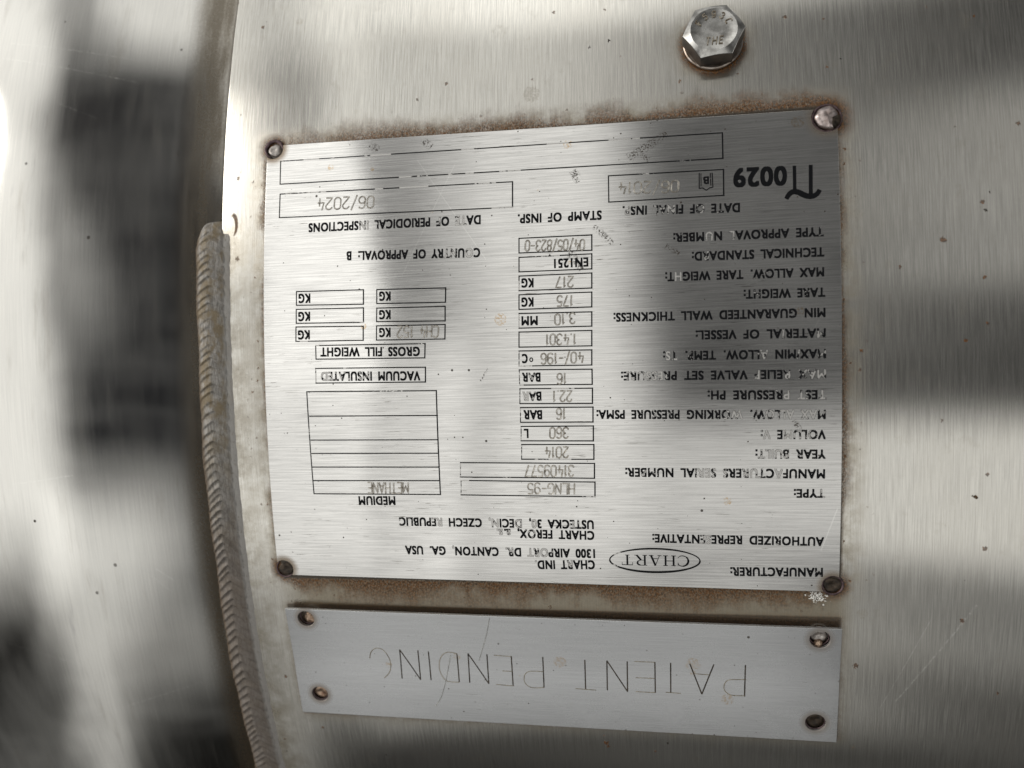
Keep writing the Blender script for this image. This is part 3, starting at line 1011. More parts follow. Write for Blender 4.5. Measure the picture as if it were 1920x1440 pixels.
def lump(name, cx, cy, r, h0, hgt, mat, parent, seed, squash=(1.0, 1.0), turn=0.0, dent=0.0, label=None):
    """an uneven low dome of weld metal"""
    rnd = random.Random(seed)
    ph = [rnd.uniform(0, 6.28) for _ in range(4)]
    verts, faces = [], []
    nr, na = 10, 36
    for i in range(nr + 1):
        f = i / nr
        for j in range(na):
            a = 2 * math.pi * j / na
            rr = r * f * (1 + 0.06 * math.sin(2 * a + ph[0]) + 0.05 * math.sin(3 * a + ph[1]) + 0.025 * math.sin(7 * a + ph[2]))
            x, y = rr * math.cos(a) * squash[0], rr * math.sin(a) * squash[1]
            xx = x * math.cos(turn) - y * math.sin(turn)
            yy = x * math.sin(turn) + y * math.cos(turn)
            h = h0 + hgt * math.sqrt(max(1 - f * f, 0)) - dent * math.exp(-(f / 0.45) ** 2)
            h += 0.12 * hgt * math.sin(3 * a + ph[3]) * f * f * (1 - f) * 4
            verts.append(S(cx + xx, cy + yy, h))
    for i in range(nr):
        for j in range(na):
            a, b = i * na + j, i * na + (j + 1) % na
            if i == 0:
                faces.append((j, na + j, na + (j + 1) % na))
            else:
                faces.append((a, a + na, b + na, b))
    o = make(name, verts, faces, mat, parent, label=label)
    normals_fix(o)
    return o


def torus(name, cx, cy, r, tube, h0, mat, parent, a0=0.0, a1=2 * math.pi, seed=1):
    rnd = random.Random(seed)
    ph = rnd.uniform(0, 6)
    verts, faces = [], []
    n, m = 44, 10
    full = a1 - a0 > 6.27
    for i in range(n if full else n + 1):
        a = a0 + (a1 - a0) * i / n
        taper = 1.0 if full else math.sin(math.pi * (0.06 + 0.88 * i / n)) ** 0.5
        tb = tube * taper * (1 + 0.12 * math.sin(3 * a + ph))
        for j in range(m):
            b = 2 * math.pi * j / m
            rr = r + tb * math.cos(b)
            verts.append(S(cx + rr * math.cos(a), cy + rr * math.sin(a), h0 + tb * 0.8 * math.sin(b)))
    k = n if full else n + 1
    for i in range(n):
        for j in range(m):
            i2, j2 = (i + 1) % k, (j + 1) % m
            faces.append((i * m + j, i2 * m + j, i2 * m + j2, i * m + j2))
    o = make(name, verts, faces, mat, parent)
    normals_out(o)
    return o


N_TOP = 0.8
name_plate = empty('data_plate', S(0, 0, 0), 'large brushed steel data plate printed with upside-down black text and boxes', 'nameplate')


def turned(x, y, ph):
    return (x * math.cos(ph) - y * math.sin(ph), x * math.sin(ph) + y * math.cos(ph))


NC = [turned(x, y, -0.013) for x, y in [(-72.5, 58.08), (-72.5, -58.08), (72.5, -58.08), (72.5, 58.08)]]
order = [0, 1, 3, 2]
plate_mesh('plate', notched(NC, [NH[0], NH[1], NH[3], NH[2]], [NR[0], NR[1], NR[3], NR[2]]), [], 0.06, N_TOP, M_NAME, name_plate, 2.5)

# what is left of the plug welds in its corners
lump('tack_weld', NH[0][0] + 0.1, NH[0][1] - 0.2, 1.75, 0.05, 0.55, M_TACK, name_plate, 1, dent=0.25, label='grey tack weld in the corner of the data plate')
torus('weld_ring', NH[0][0], NH[0][1], 2.4, 0.5, 0.25, M_RING, name_plate, 0.0, 4.3, 2)
lump('tack_weld', NH[1][0] + 0.2, NH[1][1] - 0.1, 1.95, 0.02, 0.35, M_BURNT, name_plate, 3, dent=0.3, label='burnt black tack weld')
torus('weld_ring', NH[1][0], NH[1][1], 2.35, 0.28, 0.15, M_RING, name_plate, 2.2, 5.6, 4)
lump('tack_weld', NH[2][0], NH[2][1], 3.0, 0.1, 1.7, M_BRIGHT, name_plate, 5, label='bright domed tack weld')
lump('tack_weld', NH[2][0] + 1.35, NH[2][1] - 0.9, 1.9, 0.1, 1.55, M_BURNT, name_plate, 15, label='dark half of the domed tack weld')
torus('weld_ring', NH[2][0], NH[2][1], 3.3, 0.3, 0.2, M_RING, name_plate, 0, 6.2832, 6)
lump('tack_weld', NH[3][0], NH[3][1], 2.1, 0.0, 0.4, M_BURNT, name_plate, 7, dent=0.4, label='burnt black tack weld')
torus('weld_ring', NH[3][0], NH[3][1], 2.4, 0.3, 0.12, M_RING, name_plate, 0, 6.2832, 8)

# ------------------------------------------------------------------ print on the data plate
GLYPH = {}


def glyph(c):
    """mesh and advance of one letter of the built-in font, thickened"""
    if c in GLYPH:
        return GLYPH[c]

    def text(body):
        cu = bpy.data.curves.new('glyph', 'FONT')
        cu.body = body
        cu.size = 1.0
        cu.resolution_u = 4
        o = bpy.data.objects.new('glyph', cu)
        col.objects.link(o)
        bpy.context.view_layer.update()
        me = bpy.data.meshes.new_from_object(o.evaluated_get(bpy.context.evaluated_depsgraph_get()))
        vs = [(v.co.x, v.co.y) for v in me.vertices]
        fs = [tuple(p.vertices) for p in me.polygons]
        bpy.data.objects.remove(o)
        bpy.data.meshes.remove(me)
        return vs, fs

    def width(body):
        vs, _ = text(body)
        return max(x for x, y in vs) - min(x for x, y in vs)
    adv = width('H' + c + 'H') - width('HH')
    vs, fs = text(c) if c != ' ' else ([], [])
    GLYPH[c] = (vs, fs, adv)
    return GLYPH[c]


hv = [y for x, y in glyph('H')[0]]
CAP0, CAP1 = min(hv), max(hv)

WORN = {
    'TYPE APPROVAL NUMBER:': {0: .5, 7: .35, 12: .75, 15: .85, 19: .4, 20: .5},
    'TECHNICAL STANDARD:': {16: .6}, 'MAX ALLOW. TARE WEIGHT:': {7: .4, 20: .95, 8: .4, 9: .45},
    'TARE WEIGHT:': {2: .5, 9: .5}, 'MIN GUARANTEED WALL THICKNESS:': {7: .35, 18: .4, 4: .45, 26: .35}, 'MATERIAL OF VESSEL:': {0: .6, 5: .65},
    'MAX/MIN ALLOW. TEMP. TS:': {0: .55, 3: .6, 5: .5, 8: .75, 9: .5, 18: .45, 22: .9, 21: .6},
    'MAX RELIEF VALVE SET PRESSURE:': {0: .85, 1: .75, 2: .6, 4: .7, 9: .75, 22: .6, 23: .75, 24: .8, 25: .85, 26: .75, 27: .6, 13: .4, 28: .5},
    'TEST PRESSURE PH:': {0: .75, 2: .5, 3: .9, 5: .95, 6: .4}, 'MAX ALLOW. WORKING PRESSURE PSMA:': {0: .5, 1: .9, 2: .9, 4: .95, 5: .85, 6: .6, 7: .75, 8: .5, 11: .85, 12: .6, 13: .4, 23: .5, 25: .5, 20: .4},
    'VOLUME V:': {1: .55, 2: .5, 3: .7, 4: .85, 7: .95, 8: .6}, 'YEAR BUILT:': {3: .5, 5: .6, 6: .8, 7: .95, 8: .9, 9: .7},
    'MANUFACTURERS SERIAL NUMBER:': {5: .9, 7: .7, 8: .85, 9: .7, 10: .5, 12: .65, 14: .7, 15: .95, 16: .9, 17: .6, 22: .4, 24: .5, 23: .5},
    'TYPE:': {0: .75, 1: .5}, 'AUTHORIZED REPRESENTATIVE:': {16: .85, 17: .7, 25: .5, 5: .4}, 'MANUFACTURER:': {0: .35, 11: .4},
    'CHART IND.': {3: .7, 9: .9}, '1300 AIRPORT DR. CANTON, GA. USA': {8: .6, 9: .9, 10: .75, 11: .9, 14: .7, 15: .9, 23: .9, 20: .4, 19: .4},
    'CHART FEROX, a.s.': {9: .6, 13: .7, 14: .4, 15: .95, 16: .9, 10: .4}, 'USTECKA 30, DECIN, CZECH REPUBLIC': {2: .6, 3: .6, 9: .9, 12: .7, 16: .9, 17: .9, 25: .95, 26: .6, 33: .8, 32: .5, 30: .5},
    'VACUUM INSULATED': {6: .0, 8: .6, 9: .5, 11: .6, 12: .7, 13: .5, 14: .75, 15: .9}, 'COUNTRY OF APPROVAL: B': {1: .9, 2: .4, 3: .7, 4: .7, 0: .4},
    'DATE OF PERIODICAL INSPECTIONS': {2: .85, 3: .9, 6: .6, 17: .5, 19: .95, 20: .8, 10: .4}, 'STAMP OF INSP.': {2: .5, 7: .5, 12: .3},
    'DATE OF FINAL INSP.': {2: .4, 5: .6, 10: .75, 11: .5, 16: .5, 17: .8, 12: .7}, 'BAR': {}, '0029': {},
}
bar_no = 0
INK_H = N_TOP + 0.015


def frame_of(u0, v0, u1, v1):
    a, b = Vector((u0, v0)), Vector((u1, v1))
    e = (b - a)
    ln = e.length
    e = e / ln
    return a, e, Vector((-e.y, e.x)), ln


def print_line(s, u0, v0, u1, v1, hgt, worn):
    a, e, n, ln = frame_of(u0, v0, u1, v1)
    adv = [glyph(c)[2] * (1.9 if c == ' ' else 1.0) + (0.10 if c in ':.,' else 0.0) for c in s]
    first, last = glyph(s[0])[0], glyph(s[-1])[0]
    lead = min(x for x, y in first)
    trail = adv[-1] - max(x for x, y in last)
    sx = ln / (sum(adv) - lead - trail)
    sy = hgt / (CAP1 - CAP0)
    verts, uvs, faces, wear = [], [], [], []
    x0 = -lead
    for i, c in enumerate(s):
        vs, fs, ad = glyph(c)
        # a thin etched rim that keeps its black, and the filled letter inside it, each thickened by shifted copies
        for layer, (d, dh) in enumerate(((0.034, 0.0), (0.019, 0.010))):
            for kx, ky in ((-1, -1), (1, -1), (1, 1), (-1, 1), (0, 0)):
                b = len(verts)
                dh += 0.0012
                for x, y in vs:
                    q = a + e * ((x0 + ad * 0.5 + (x - ad * 0.5) * 0.93) * sx + kx * d * sy) + n * ((y + ky * d - (CAP0 + CAP1) / 2) * sy * 0.95)
                    verts.append(S(q.x, q.y, INK_H + dh))
                    uvs.append((q.x, q.y))
                for f in fs:
                    faces.append(tuple(b + t for t in f))
                    wear.append(worn.get(i, 0.03) if layer else 0.0)
        x0 += adv[i]
    o = make('printed_text', verts, faces, M_INK, name_plate, uvs, wear, smooth=False)
    normals_fix(o)
    return o


for t in PRINT:
    wr = WORN.get(t[0], {})
    if t[0] == 'BAR':
        wr = [{0: .3, 1: .6, 2: .5}, {0: .4, 1: .6, 2: .95}, {}][bar_no]
        bar_no += 1
    print_line(*t, wr)


def strip(pts, wide, h, rnd, gap, step=1.1, pale=0.0):
    """a thin printed line as short quads; gap = share of it worn away. Returns verts, uvs, faces, wear"""
    verts, uvs, faces, wear = [], [], [], []
    state, left = 0.05, 0
    for a, b in zip(pts[:-1], pts[1:]):
        a, b = Vector(a), Vector(b)
        d = b - a
        ln = d.length
        d = d / ln
        nn = Vector((-d.y, d.x)) * (wide / 2)
        a, b = a - d * (wide / 2), b + d * (wide / 2)
        k = max(1, int(ln / step))
        base = len(verts)
        for i in range(k + 1):
            q = a.lerp(b, i / k)
            for sgn in (-1, 1):
                w2 = q + nn * sgn
                verts.append(S(w2.x, w2.y, h))
                uvs.append((w2.x, w2.y))
        for i in range(k):
            if left <= 0:
                if rnd.random() < gap:
                    state, left = rnd.choice([0.85, 1.0, 0.6]), rnd.randint(1, 5)
                else:
                    state, left = 0.08, (rnd.randint(2, 7) if gap > 0.3 else rnd.randint(3, 14))
            left -= 1
            faces.append((base + 2 * i, base + 2 * i + 1, base + 2 * i + 3, base + 2 * i + 2))
            wear.append(max(state, pale))
    return verts, uvs, faces, wear


def merge(*parts):
    V, U, F, Wr = [], [], [], []
    for v, u, f, w_ in parts:
        b = len(V)
        V += v
        U += u
        F += [tuple(b + t for t in q) for q in f]
        Wr += w_
    return V, U, F, Wr


rf = random.Random(21)
for i, q in enumerate(FRAMES):
    tl, tr, br, bl = q
    gaps = (0.12, 0.03, 0.10, 0.08)
    pale = 0.0
    if i in (22, 23):
        gaps = (0.38, 0.1, 0.34, 0.15)
    if 6 <= i <= 13:
        gaps = (0.16, 0.0, 0.18, 0.1)
        pale = 0.62
    if i in (20, 21):
        gaps = (0.3, 0.05, 0.22, 0.5)
    wd = 0.30
    sides = [strip((tl, tr), wd, INK_H, rf, gaps[0]), strip((tr, br), wd * 1.15, INK_H, rf, gaps[1]), strip((br, bl), wd, INK_H, rf, gaps[2]),
             strip((bl, tl), wd * (0.8 if pale else 1), INK_H, rf, gaps[3], pale=pale)]
    v, u, f, wr = merge(*sides)
    o = make('printed_box', v, f, M_INK, name_plate, u, wr, smooth=False)
    normals_fix(o)
for a, b in TABLE_ROWS:
    v, u, f, wr = strip((a, b), 0.30, INK_H, rf, 0.05)
    o = make('printed_rule', v, f, M_INK, name_plate, u, wr, smooth=False)
    normals_fix(o)


def resample(pts, wides=None, step=0.8):
    """extra points along a path so that it follows the curve of the tank"""
    P, Wd = [Vector(pts[0])], [wides[0]] if wides else None
    for i in range(len(pts) - 1):
        a, b = Vector(pts[i]), Vector(pts[i + 1])
        k = max(1, int(math.ceil((b - a).length / step)))
        for j in range(1, k + 1):
            P.append(a.lerp(b, j / k))
            if wides:
                Wd.append(wides[i] + (wides[i + 1] - wides[i]) * j / k)
    return (P, Wd) if wides else P


def stroke_poly(pts, wides, h):
    """mitred thick line with a width per point"""
    verts, uvs, faces = [], [], []
    P, wides = resample(pts, wides)
    for i, p in enumerate(P):
        d = (P[min(i + 1, len(P) - 1)] - P[max(i - 1, 0)]).normalized()
        nn = Vector((-d.y, d.x)) * (wides[i] / 2)
        for sgn in (-1, 1):
            q = p + nn * sgn
            verts.append(S(q.x, q.y, h))
            uvs.append((q.x, q.y))
    for i in range(len(P) - 1):
        faces.append((2 * i, 2 * i + 1, 2 * i + 3, 2 * i + 2))
    return verts, uvs, faces, [0.06] * len(faces)


def smooth_path(pts, k=5):
    P = [Vector(p) for p in pts]
    out = []
    for i in range(len(P) - 1):
        p0, p1, p2, p3 = P[max(i - 1, 0)], P[i], P[i + 1], P[min(i + 2, len(P) - 1)]
        for j in range(k):
            t = j / k
            out.append(tuple(0.5 * ((2 * p1) + (p2 - p0) * t + (2 * p0 - 5 * p1 + 4 * p2 - p3) * t * t + (3 * p1 - p0 - 3 * p2 + p3) * t ** 3)))
    out.append(tuple(P[-1]))
    return out


wave = smooth_path(PI_WAVE[0])
parts = [stroke_poly(b, [0.90 if i == 1 else 0.80] * len(b), INK_H) for i, b in enumerate(PI_BARS)]
parts.append(stroke_poly(wave, [1.0 + 0.35 * math.sin(math.pi * i / (len(wave) - 1)) for i in range(len(wave))], INK_H + 0.008))
v, u, f, wr = merge(*parts)
normals_fix(make('pi_mark', v, f, M_INK, name_plate, u, wr, smooth=False))

sh = SHIELD[0]
inner = [(42.6 + (x - 42.45) * 0.78 - 0.15, y + 0.12) for x, y in sh]
v, u, f, wr = merge(*[stroke_poly(sh[i:i + 2], [0.26, 0.26], INK_H) for i in range(len(sh) - 1)],
                    stroke_poly([(41.35, 43.4), (41.30, 40.2)], [0.2, 0.2], INK_H), stroke_poly([(43.55, 43.3), (43.62, 40.2)], [0.26, 0.26], INK_H))
normals_fix(make('shield_mark', v, f, M_INK, name_plate, u, [0.25] * len(wr), smooth=False))

# degree sign before the C
v, u, f, wr = strip([(-1.05 + 0.36 * math.cos(t * 0.5236), 0.42 - 0.9 + 0.45 * math.sin(t * 0.5236)) for t in range(13)], 0.27, INK_H, rf, 0.0, 0.2)
normals_fix(make('printed_text', v, f, M_INK, name_plate, u, wr, smooth=False))

# oval mark: thick-and-thin ring and serif letters
ox, oy, oa, ob = OVAL
N = 96
verts, uvs, faces, wear = [], [], [], []
for i in range(N):
    a = 2 * math.pi * i / N
    tw = 0.34 + 0.12 * abs(math.sin(a)) ** 2 + (0.12 if math.sin(a) < 0 else 0.0)
    for sgn in (-1, 1):
        q = (ox + (oa + sgn * tw / 2) * math.cos(a), oy + (ob + sgn * tw / 2) * math.sin(a) + 0.013 * 0)
        verts.append(S(q[0], q[1], INK_H))
        uvs.append(q)
for i in range(N):
    j = (i + 1) % N
    faces.append((2 * i, 2 * i + 1, 2 * j + 1, 2 * j))
    dg = 360 * i / N
    wear.append(0.85 if 138 < dg < 152 or 200 < dg < 212 else 0.06)
normals_fix(make('oval_mark', verts, faces, M_INK, name_plate, uvs, wear, smooth=False))

SERIF = {
    'C': (0.86, [([(0.83, 0.72), (0.74, 0.92), (0.50, 1.0), (0.24, 0.90), (0.09, 0.66), (0.07, 0.42), (0.18, 0.16), (0.42, 0.02), (0.66, 0.04), (0.84, 0.22)], [.05, .07, .08, .14, .19, .19, .14, .08, .07, .05]),
                 ([(0.83, 1.0), (0.83, 0.66)], [.05, .05])]),
    'H': (1.00, [([(0.20, 0.0), (0.20, 1.0)], [.17, .17]), ([(0.80, 0.0), (0.80, 1.0)], [.17, .17]), ([(0.2, 0.52), (0.8, 0.52)], [.06, .06]),
                 ([(0.03, 0.03), (0.37, 0.03)], [.06, .06]), ([(0.63, 0.03), (0.97, 0.03)], [.06, .06]), ([(0.03, 0.97), (0.37, 0.97)], [.06, .06]), ([(0.63, 0.97), (0.97, 0.97)], [.06, .06])]),
    'A': (0.96, [([(0.14, 0.0), (0.47, 1.0)], [.06, .06]), ([(0.46, 1.0), (0.80, 0.0)], [.18, .18]), ([(0.24, 0.34), (0.68, 0.34)], [.06, .06]),
                 ([(0.0, 0.03), (0.30, 0.03)], [.06, .06]), ([(0.60, 0.03), (0.96, 0.03)], [.06, .06])]),
    'R': (0.98, [([(0.20, 0.0), (0.20, 1.0)], [.17, .17]), ([(0.2, 0.97), (0.52, 0.97), (0.70, 0.90), (0.76, 0.74), (0.70, 0.58), (0.52, 0.50), (0.2, 0.50)], [.06, .07, .13, .18, .13, .07, .06]),
                 ([(0.48, 0.50), (0.80, 0.03)], [.17, .17]), ([(0.03, 0.03), (0.37, 0.03)], [.06, .06]), ([(0.74, 0.03), (0.98, 0.03)], [.06, .06]), ([(0.03, 0.97), (0.3, 0.97)], [.06, .06])]),
    'T': (0.90, [([(0.45, 0.0), (0.45, 1.0)], [.17, .17]), ([(0.04, 0.965), (0.86, 0.965)], [.07, .07]), ([(0.05, 0.99), (0.05, 0.72)], [.05, .05]), ([(0.85, 0.99), (0.85, 0.72)], [.05, .05]),
                 ([(0.28, 0.03), (0.62, 0.03)], [.06, .06])]),
}
a, e, n, ln = frame_of(*LOGO_LINE[0][0], *LOGO_LINE[0][1])
tot_w = sum(SERIF[c][0] for c in 'CHART') + 0.10 * 4
sx = ln / tot_w
hh = 2.75
x0, k2, parts = 0.0, 0, []
for c in 'CHART':
    wd, strokes = SERIF[c]
    for pts, ws in strokes:
        if len(pts) > 2:
            ws = [ws[0]] + [x for x in ws[1:] for _ in range(4)]
            pts = smooth_path(pts, 4)
        q = [tuple(a + e * ((x0 + x) * sx) + n * ((y - 0.5) * hh)) for x, y in pts]
        parts.append(stroke_poly(q, [t * 2.75 for t in ws], INK_H + 0.004 * (k2 % 3)))
        k2 += 1
    x0 += wd + 0.10
v, u, f, wr = merge(*parts)
normals_fix(make('logo_text', v, f, M_INK, name_plate, u, [0.12] * len(wr), smooth=False))


# ------------------------------------------------------------------ stamped and scribed characters
def arc(cx, cy, rx, ry, a0, a1, n=10):
    return [(cx + rx * math.cos(math.radians(a0 + (a1 - a0) * i / n)), cy + ry * math.sin(math.radians(a0 + (a1 - a0) * i / n))) for i in range(n + 1)]


PEN = {  # single-stroke characters, one unit high
    '0': (0.5, [arc(0.25, 0.74, 0.25, 0.26, 0, 180) + arc(0.25, 0.26, 0.25, 0.26, 180, 360) + [(0.5, 0.74)]]),
    '1': (0.26, [[(0.06, 0.82), (0.17, 1.0), (0.17, 0.0)]]),
    '2': (0.5, [arc(0.25, 0.75, 0.25, 0.25, 170, -30, 8) + [(0.0, 0.0), (0.5, 0.0)]]),
    '3': (0.5, [arc(0.24, 0.76, 0.24, 0.24, 160, -90, 9) + arc(0.24, 0.27, 0.26, 0.27, 85, -160, 9)]),
    '4': (0.52, [[(0.12, 1.0), (0.0, 0.38), (0.50, 0.38)], [(0.34, 0.66), (0.34, 0.0)]]),
    '5': (0.5, [[(0.47, 1.0), (0.06, 1.0), (0.03, 0.56)] + arc(0.24, 0.32, 0.26, 0.31, 120, -150, 10)]),
    '6': (0.5, [arc(0.26, 0.76, 0.24, 0.24, 30, 170, 6) + [(0.0, 0.3)] + arc(0.25, 0.29, 0.25, 0.29, 180, 520, 14)]),
    '7': (0.5, [[(0.0, 1.0), (0.5, 1.0), (0.16, 0.0)]]),
    '8': (0.5, [arc(0.25, 0.76, 0.22, 0.24, -90, 270, 14), arc(0.25, 0.26, 0.25, 0.26, 90, 450, 14)]),
    '9': (0.5, [arc(0.25, 0.71, 0.25, 0.29, 0, 340, 14) + [(0.5, 0.7)] + arc(0.24, 0.24, 0.26, 0.24, 0, -150, 8)]),
    '/': (0.42, [[(0.0, -0.12), (0.40, 1.12)]]),
    '-': (0.46, [[(0.04, 0.5), (0.42, 0.5)]]),
    '.': (0.14, [[(0.04, 0.02), (0.11, 0.02)]]),
    ' ': (0.34, []),
    'A': (0.54, [[(0.0, 0.0), (0.27, 1.0), (0.54, 0.0)], [(0.1, 0.33), (0.44, 0.33)]]),
    'C': (0.5, [arc(0.28, 0.72, 0.26, 0.28, 35, 180, 7) + arc(0.28, 0.28, 0.28, 0.28, 180, 325, 7)]),
    'E': (0.46, [[(0.46, 1.0), (0.0, 1.0), (0.0, 0.0), (0.46, 0.0)], [(0.0, 0.52), (0.38, 0.52)]]),
    'F': (0.46, [[(0.46, 1.0), (0.0, 1.0), (0.0, 0.0)], [(0.0, 0.52), (0.38, 0.52)]]),
    'G': (0.52, [arc(0.28, 0.72, 0.26, 0.28, 35, 180, 7) + arc(0.28, 0.28, 0.28, 0.28, 180, 350, 8) + [(0.55, 0.45), (0.32, 0.45)]]),
    'H': (0.5, [[(0.0, 0.0), (0.0, 1.0)], [(0.5, 0.0), (0.5, 1.0)], [(0.0, 0.52), (0.5, 0.52)]]),
    'L': (0.44, [[(0.0, 1.0), (0.0, 0.0), (0.44, 0.0)]]),
    'M': (0.58, [[(0.0, 0.0), (0.0, 1.0), (0.29, 0.3), (0.58, 1.0), (0.58, 0.0)]]),
    'N': (0.5, [[(0.0, 0.0), (0.0, 1.0), (0.5, 0.0), (0.5, 1.0)]]),
    'T': (0.5, [[(0.0, 1.0), (0.5, 1.0)], [(0.25, 1.0), (0.25, 0.0)]]),
}


def furrow(pts, wide, h, lip, put):
    """a struck line: two thrown-up lips with a trough between; put(x, y, h) places a point"""
    prof = [(-0.5, -0.01), (-0.36, lip), (-0.16, lip * 0.25), (0.16, lip * 0.25), (0.36, lip), (0.5, -0.01)]
    P = resample(pts)
    d0, d1 = (P[1] - P[0]).normalized(), (P[-1] - P[-2]).normalized()
    P = [P[0] - d0 * wide * 0.3] + P + [P[-1] + d1 * wide * 0.3]
    verts, uvs, faces = [], [], []
    m = len(prof)
    for i, p in enumerate(P):
        d = (P[min(i + 1, len(P) - 1)] - P[max(i - 1, 0)]).normalized()
        nn = Vector((-d.y, d.x))
        end = i in (0, len(P) - 1)
        for o_, hh_ in prof:
            q = p + nn * (o_ * wide * (0.5 if end else 1.0))
            verts.append(put(q.x, q.y, h + (-0.01 if end else hh_)))
            uvs.append((q.x, q.y))
    for i in range(len(P) - 1):
        for j in range(m - 1):
            faces.append((i * m + j, i * m + j + 1, (i + 1) * m + j + 1, (i + 1) * m + j))
    return verts, uvs, faces, [0] * len(faces)


def pen_line(s, u0, v0, u1, v1, hgt, wide, lip, name, mat, parent, h, slant=0.0, jitter=0.0, seed=1):
    rnd = random.Random(seed)
    a, e, n, ln = frame_of(u0, v0, u1, v1)
    gap = 0.17
    total = sum(PEN[c][0] for c in s) + gap * (len(s) - 1)
    sx = ln / total
    x0, parts = 0.0, []
    for c in s:
        wd, strokes = PEN[c]
        dy = rnd.uniform(-jitter, jitter)
        for st in strokes:
            q = [tuple(a + e * ((x0 + x) * sx + slant * (y - 0.5) * hgt) + n * ((y - 0.5 + dy) * hgt)) for x, y in st]
            parts.append(furrow(q, wide, h, lip, S))
        x0 += wd + gap
    v, u, f, wr = merge(*parts)
    o = make(name, v, f, mat, parent, u, None, smooth=False)
    normals_fix(o)
    return o


for i, t in enumerate(STAMPED):
    pen_line(*t, 0.42, 0.11, 'stamped_text', M_GROOVE, name_plate, N_TOP, 0.04, 0.02, i)

# ------------------------------------------------------------------ the narrow plate
P_TOP = 1.3


def lift(v):
    """the narrow plate springs away from the tank towards its upper edge"""
    return 1.15 * min(max((v + 84.0) / 17.0, 0.0), 1.2) ** 1.6


def SP(u, v, h=0.0):
    return S(u, v, h + lift(v))


strip_plate = empty('patent_plate', S(0.2, -83.6, 0), 'narrow dull steel plate engraved PATENT PENDING upside down, below the printed data plate', 'nameplate')
PC = [(-71.77, -66.25), (-72.09, -99.94), (72.29, -101.15), (72.44, -67.9)]


def dense(poly, k=6):
    out = []
    for i in range(len(poly)):
        a, b = Vector(poly[i]), Vector(poly[(i + 1) % len(poly)])
        for j in range(k):
            out.append(tuple(a.lerp(b, j / k)))
    return out


plate_mesh('plate', PC, [ring(x, y, r) for (x, y), r in zip(PH, PR)], 0.42, P_TOP, M_PAT, strip_plate, 1.5, SP)
lump('tack_weld', PH[0][0] + 0.75, PH[0][1] - 0.55, 1.9, 0.05, 1.35, M_COPPER, strip_plate, 11, label='brown tack weld bulging from the hole')
lump('tack_weld', PH[1][0], PH[1][1], 2.2, -0.1, 0.75, M_COPPER, strip_plate, 12, dent=0.5, label='copper brown tack weld deep in its hole')
lump('tack_weld', PH[2][0] - 0.1, PH[2][1] + 0.2, 2.3, -0.1, 0.8, M_TACK, strip_plate, 13, dent=0.5)
lump('tack_weld', PH[2][0] - 0.15, PH[2][1] - 1.9, 1.15, 0.35, 1.25, M_COPPER, strip_plate, 14, label='small straw coloured tack weld lapping over the edge of its hole')
lump('tack_weld', PH[3][0], PH[3][1], 2.35, -0.1, 0.75, M_BURNT, strip_plate, 15, dent=0.5, label='black glassy tack weld')
for i, ((x, y), r) in enumerate(zip(PH, PR)):
    torus('weld_ring', x, y, r - 0.12, 0.2, 0.6, M_RING, strip_plate, 0, 6.2832, 20 + i)

rs = random.Random(17)
dark_parts, light_parts = [], []
for pts in ENGRAVED_A + ENGRAVED_B:
    P0, P1 = Vector(pts[0]), Vector(pts[-1])
    vertical = abs(P1.x - P0.x) < abs(P1.y - P0.y) * 0.75 and len(pts) == 2  # groove shading painted by direction: upright strokes dark, the rest paler
    wob_pts = smooth_path(pts, 4) if len(pts) > 2 else pts
    (dark_parts if vertical else light_parts).append(furrow(wob_pts, 0.38 if vertical else 0.26, P_TOP, 0.02, SP))
v, u, f, wr = merge(*dark_parts)
normals_fix(make('engraved_text', v, f, M_SCRIBE, strip_plate, u, None, smooth=False))
v, u, f, wr = merge(*light_parts)
normals_fix(make('engraved_text', v, f, M_PALE, strip_plate, u, None, smooth=False, label='paler curved and cross strokes of the engraving'))
for pts in SCRATCH:
    v, u, f, wr = furrow(smooth_path(pts, 5), 0.26, P_TOP, 0.03, SP)
    normals_fix(make('scratch', v, f, M_SCRATCH, strip_plate, u, None, smooth=False))

# ------------------------------------------------------------------ bolt
BU, BV = 45.2, 77.0
b_org = S(BU, BV, 0)
bn = (S(BU, BV, 1) - b_org).normalized()
bx = (S(BU + 1, BV, 0) - b_org).normalized()
by = bn.cross(bx).normalized()


def B(x, y, h):
    return b_org + (bx * x + by * y + bn * h) * 0.001


bolt = empty('hex_bolt', b_org, 'shiny hexagonal bolt head stamped F593C THE above the data plate', 'bolt')


def lathe(profile, n, name, mat, parent, sharp=30):
    verts, faces = [], []
    m = len(profile)
    for i in range(n):
        a = 2 * math.pi * i / n
        for fn in profile:
            r, h = fn(a) if callable(fn) else fn
            verts.append(B(r * math.cos(a), r * math.sin(a), h))
    for i in range(n):
        for j in range(m - 1):
            i2 = (i + 1) % n
            faces.append((i * m + j, i2 * m + j, i2 * m + j + 1, i * m + j + 1))
    c = len(verts)
    r, h = profile[-1](0) if callable(profile[-1]) else profile[-1]
    verts.append(B(0, 0, h - 0.02))
    for i in range(n):
        faces.append((i * m + m - 1, ((i + 1) % n) * m + m - 1, c))
    o = make(name, verts, faces, mat, parent, smooth=True, sharp=sharp)
    normals_out(o)
    o.data.set_sharp_from_angle(angle=math.radians(sharp))
    return o


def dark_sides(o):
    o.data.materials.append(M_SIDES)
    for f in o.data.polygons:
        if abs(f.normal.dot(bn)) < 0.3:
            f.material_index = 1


AF, HT, TURN = 13.0, 6.3, math.radians(4)


def hexr(a):
    t = (a - TURN) % (math.pi / 3) - math.pi / 6
    return AF / 2 / math.cos(t)


def hex_at(dr, h=None):
    def fn(a):
        r = hexr(a) - dr
        if h is not None:
            return (r, h)
        return (r, HT - (hexr(a) - 5.55) * math.tan(math.radians(27)) - 0.05)
    return fn


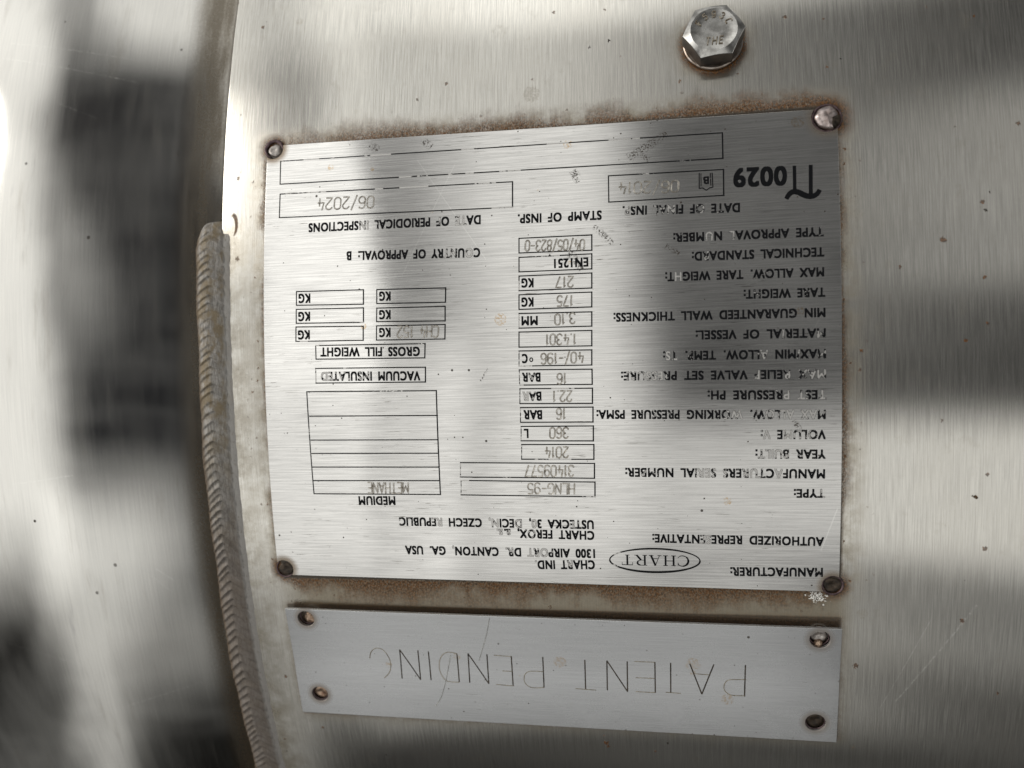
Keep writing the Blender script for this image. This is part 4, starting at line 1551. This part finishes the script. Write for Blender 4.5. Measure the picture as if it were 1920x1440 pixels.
lathe([(0.5, 0.05), (7.0, 0.05), (7.25, 0.3), (7.25, 0.9), (7.0, 1.1), (4.0, 1.1)], 96, 'washer', M_WASHER, bolt)
lathe([hex_at(0.25, 1.12), hex_at(0.0, 1.4), hex_at(0.0), hex_at(0.12), (5.55, HT), (5.35, HT - 0.02), (5.15, HT - 0.1), (3.0, HT - 0.14), (1.0, HT - 0.16)], 192, 'bolt_head', M_BOLT, bolt, 22)
dark_sides(bpy.data.objects['bolt_head'])


def bolt_text(chars, placing, name):
    """placing(i) -> centre, direction; raised strokes on the bolt head"""
    parts = []
    for i, c in enumerate(chars):
        (cx, cy), ang, hgt, slant = placing(i)
        wd, strokes = PEN[c]
        ca, sa = math.cos(ang), math.sin(ang)
        for st in strokes:
            q = []
            for x, y in st:
                lx, ly = (x - wd / 2) * hgt + slant * (y - 0.5) * hgt, (y - 0.5) * hgt
                q.append((cx + lx * ca - ly * sa, cy + lx * sa + ly * ca))
            parts.append(ridge(q, 0.34, HT - 0.16, 0.30))
    V, U, F, Wr = merge(*parts)
    o = make(name, V, F, M_LETTER, bolt, None, None, smooth=False)
    return o


def ridge(pts, wide, h, top):
    prof = [(-0.5, 0.0), (-0.3, top), (0.3, top), (0.5, 0.0)]
    P = [Vector(p) for p in pts]
    verts, uvs, faces = [], [], []
    m = len(prof)
    for i, p in enumerate(P):
        d = (P[min(i + 1, len(P) - 1)] - P[max(i - 1, 0)]).normalized()
        nn = Vector((-d.y, d.x))
        for o_, hh_ in prof:
            q = p + nn * (o_ * wide)
            verts.append(B(q.x, q.y, h + hh_))
            uvs.append((q.x, q.y))
    for i in range(len(P) - 1):
        for j in range(m - 1):
            faces.append((i * m + j, (i + 1) * m + j, (i + 1) * m + j + 1, i * m + j + 1))
    faces.append(tuple(range(m)))
    faces.append(tuple((len(P) - 1) * m + t for t in reversed(range(m))))
    return verts, uvs, faces, [0] * len(faces)


def on_arc(i):
    a = math.radians(150 - i * 30.5)
    return (4.0 * math.cos(a), 4.0 * math.sin(a)), a - math.pi / 2, 1.55, 0.05


def on_line(i):
    return (-1.45 + 1.55 * i, -3.05 + 0.05 * i), 0.03, 1.85, 0.18


bolt_text('F593C', on_arc, 'raised_text')
bolt_text('THE', on_line, 'raised_text')


# ------------------------------------------------------------------ loose bits
def crumbs(org_u, org_v, n, spread, size, seed):
    rnd = random.Random(seed)
    V, F = [], []
    for _ in range(n):
        cu_, cv_ = rnd.gauss(0, spread * 0.5), rnd.gauss(0, spread * 0.36)
        r = size * rnd.uniform(0.35, 1.0)
        bm = bmesh.new()
        bmesh.ops.create_icosphere(bm, subdivisions=1, radius=1.0)
        b = len(V)
        ax = [rnd.uniform(0.6, 1.3) for _ in range(3)]
        hz = rnd.uniform(0.3, 1.0)
        for v_ in bm.verts:
            j = rnd.uniform(0.7, 1.2)
            V.append(S(org_u + cu_ + v_.co.x * r * ax[0] * j, org_v + cv_ + v_.co.y * r * ax[1] * j, hz * size + v_.co.z * r * ax[2] * j))
        F += [tuple(b + q.index for q in f_.verts) for f_ in bm.faces]
        bm.free()
    return V, F


V, F = crumbs(66.9, -60.6, 110, 1.9, 0.27, 4)
o = make('paint_crumbs', V, F, M_CRUMB, None, smooth=False)
o['label'] = 'clump of white flaky crumbs stuck beside the corner of the data plate'
o['category'] = 'debris'
V, F = crumbs(101.5, -35.3, 5, 0.6, 0.45, 9)
o = make('rust_crumb', V, F, M_GRIT, None, smooth=False)
o['label'] = 'tiny dark brown speck of grit alone on the bare tank side'
o['category'] = 'debris'
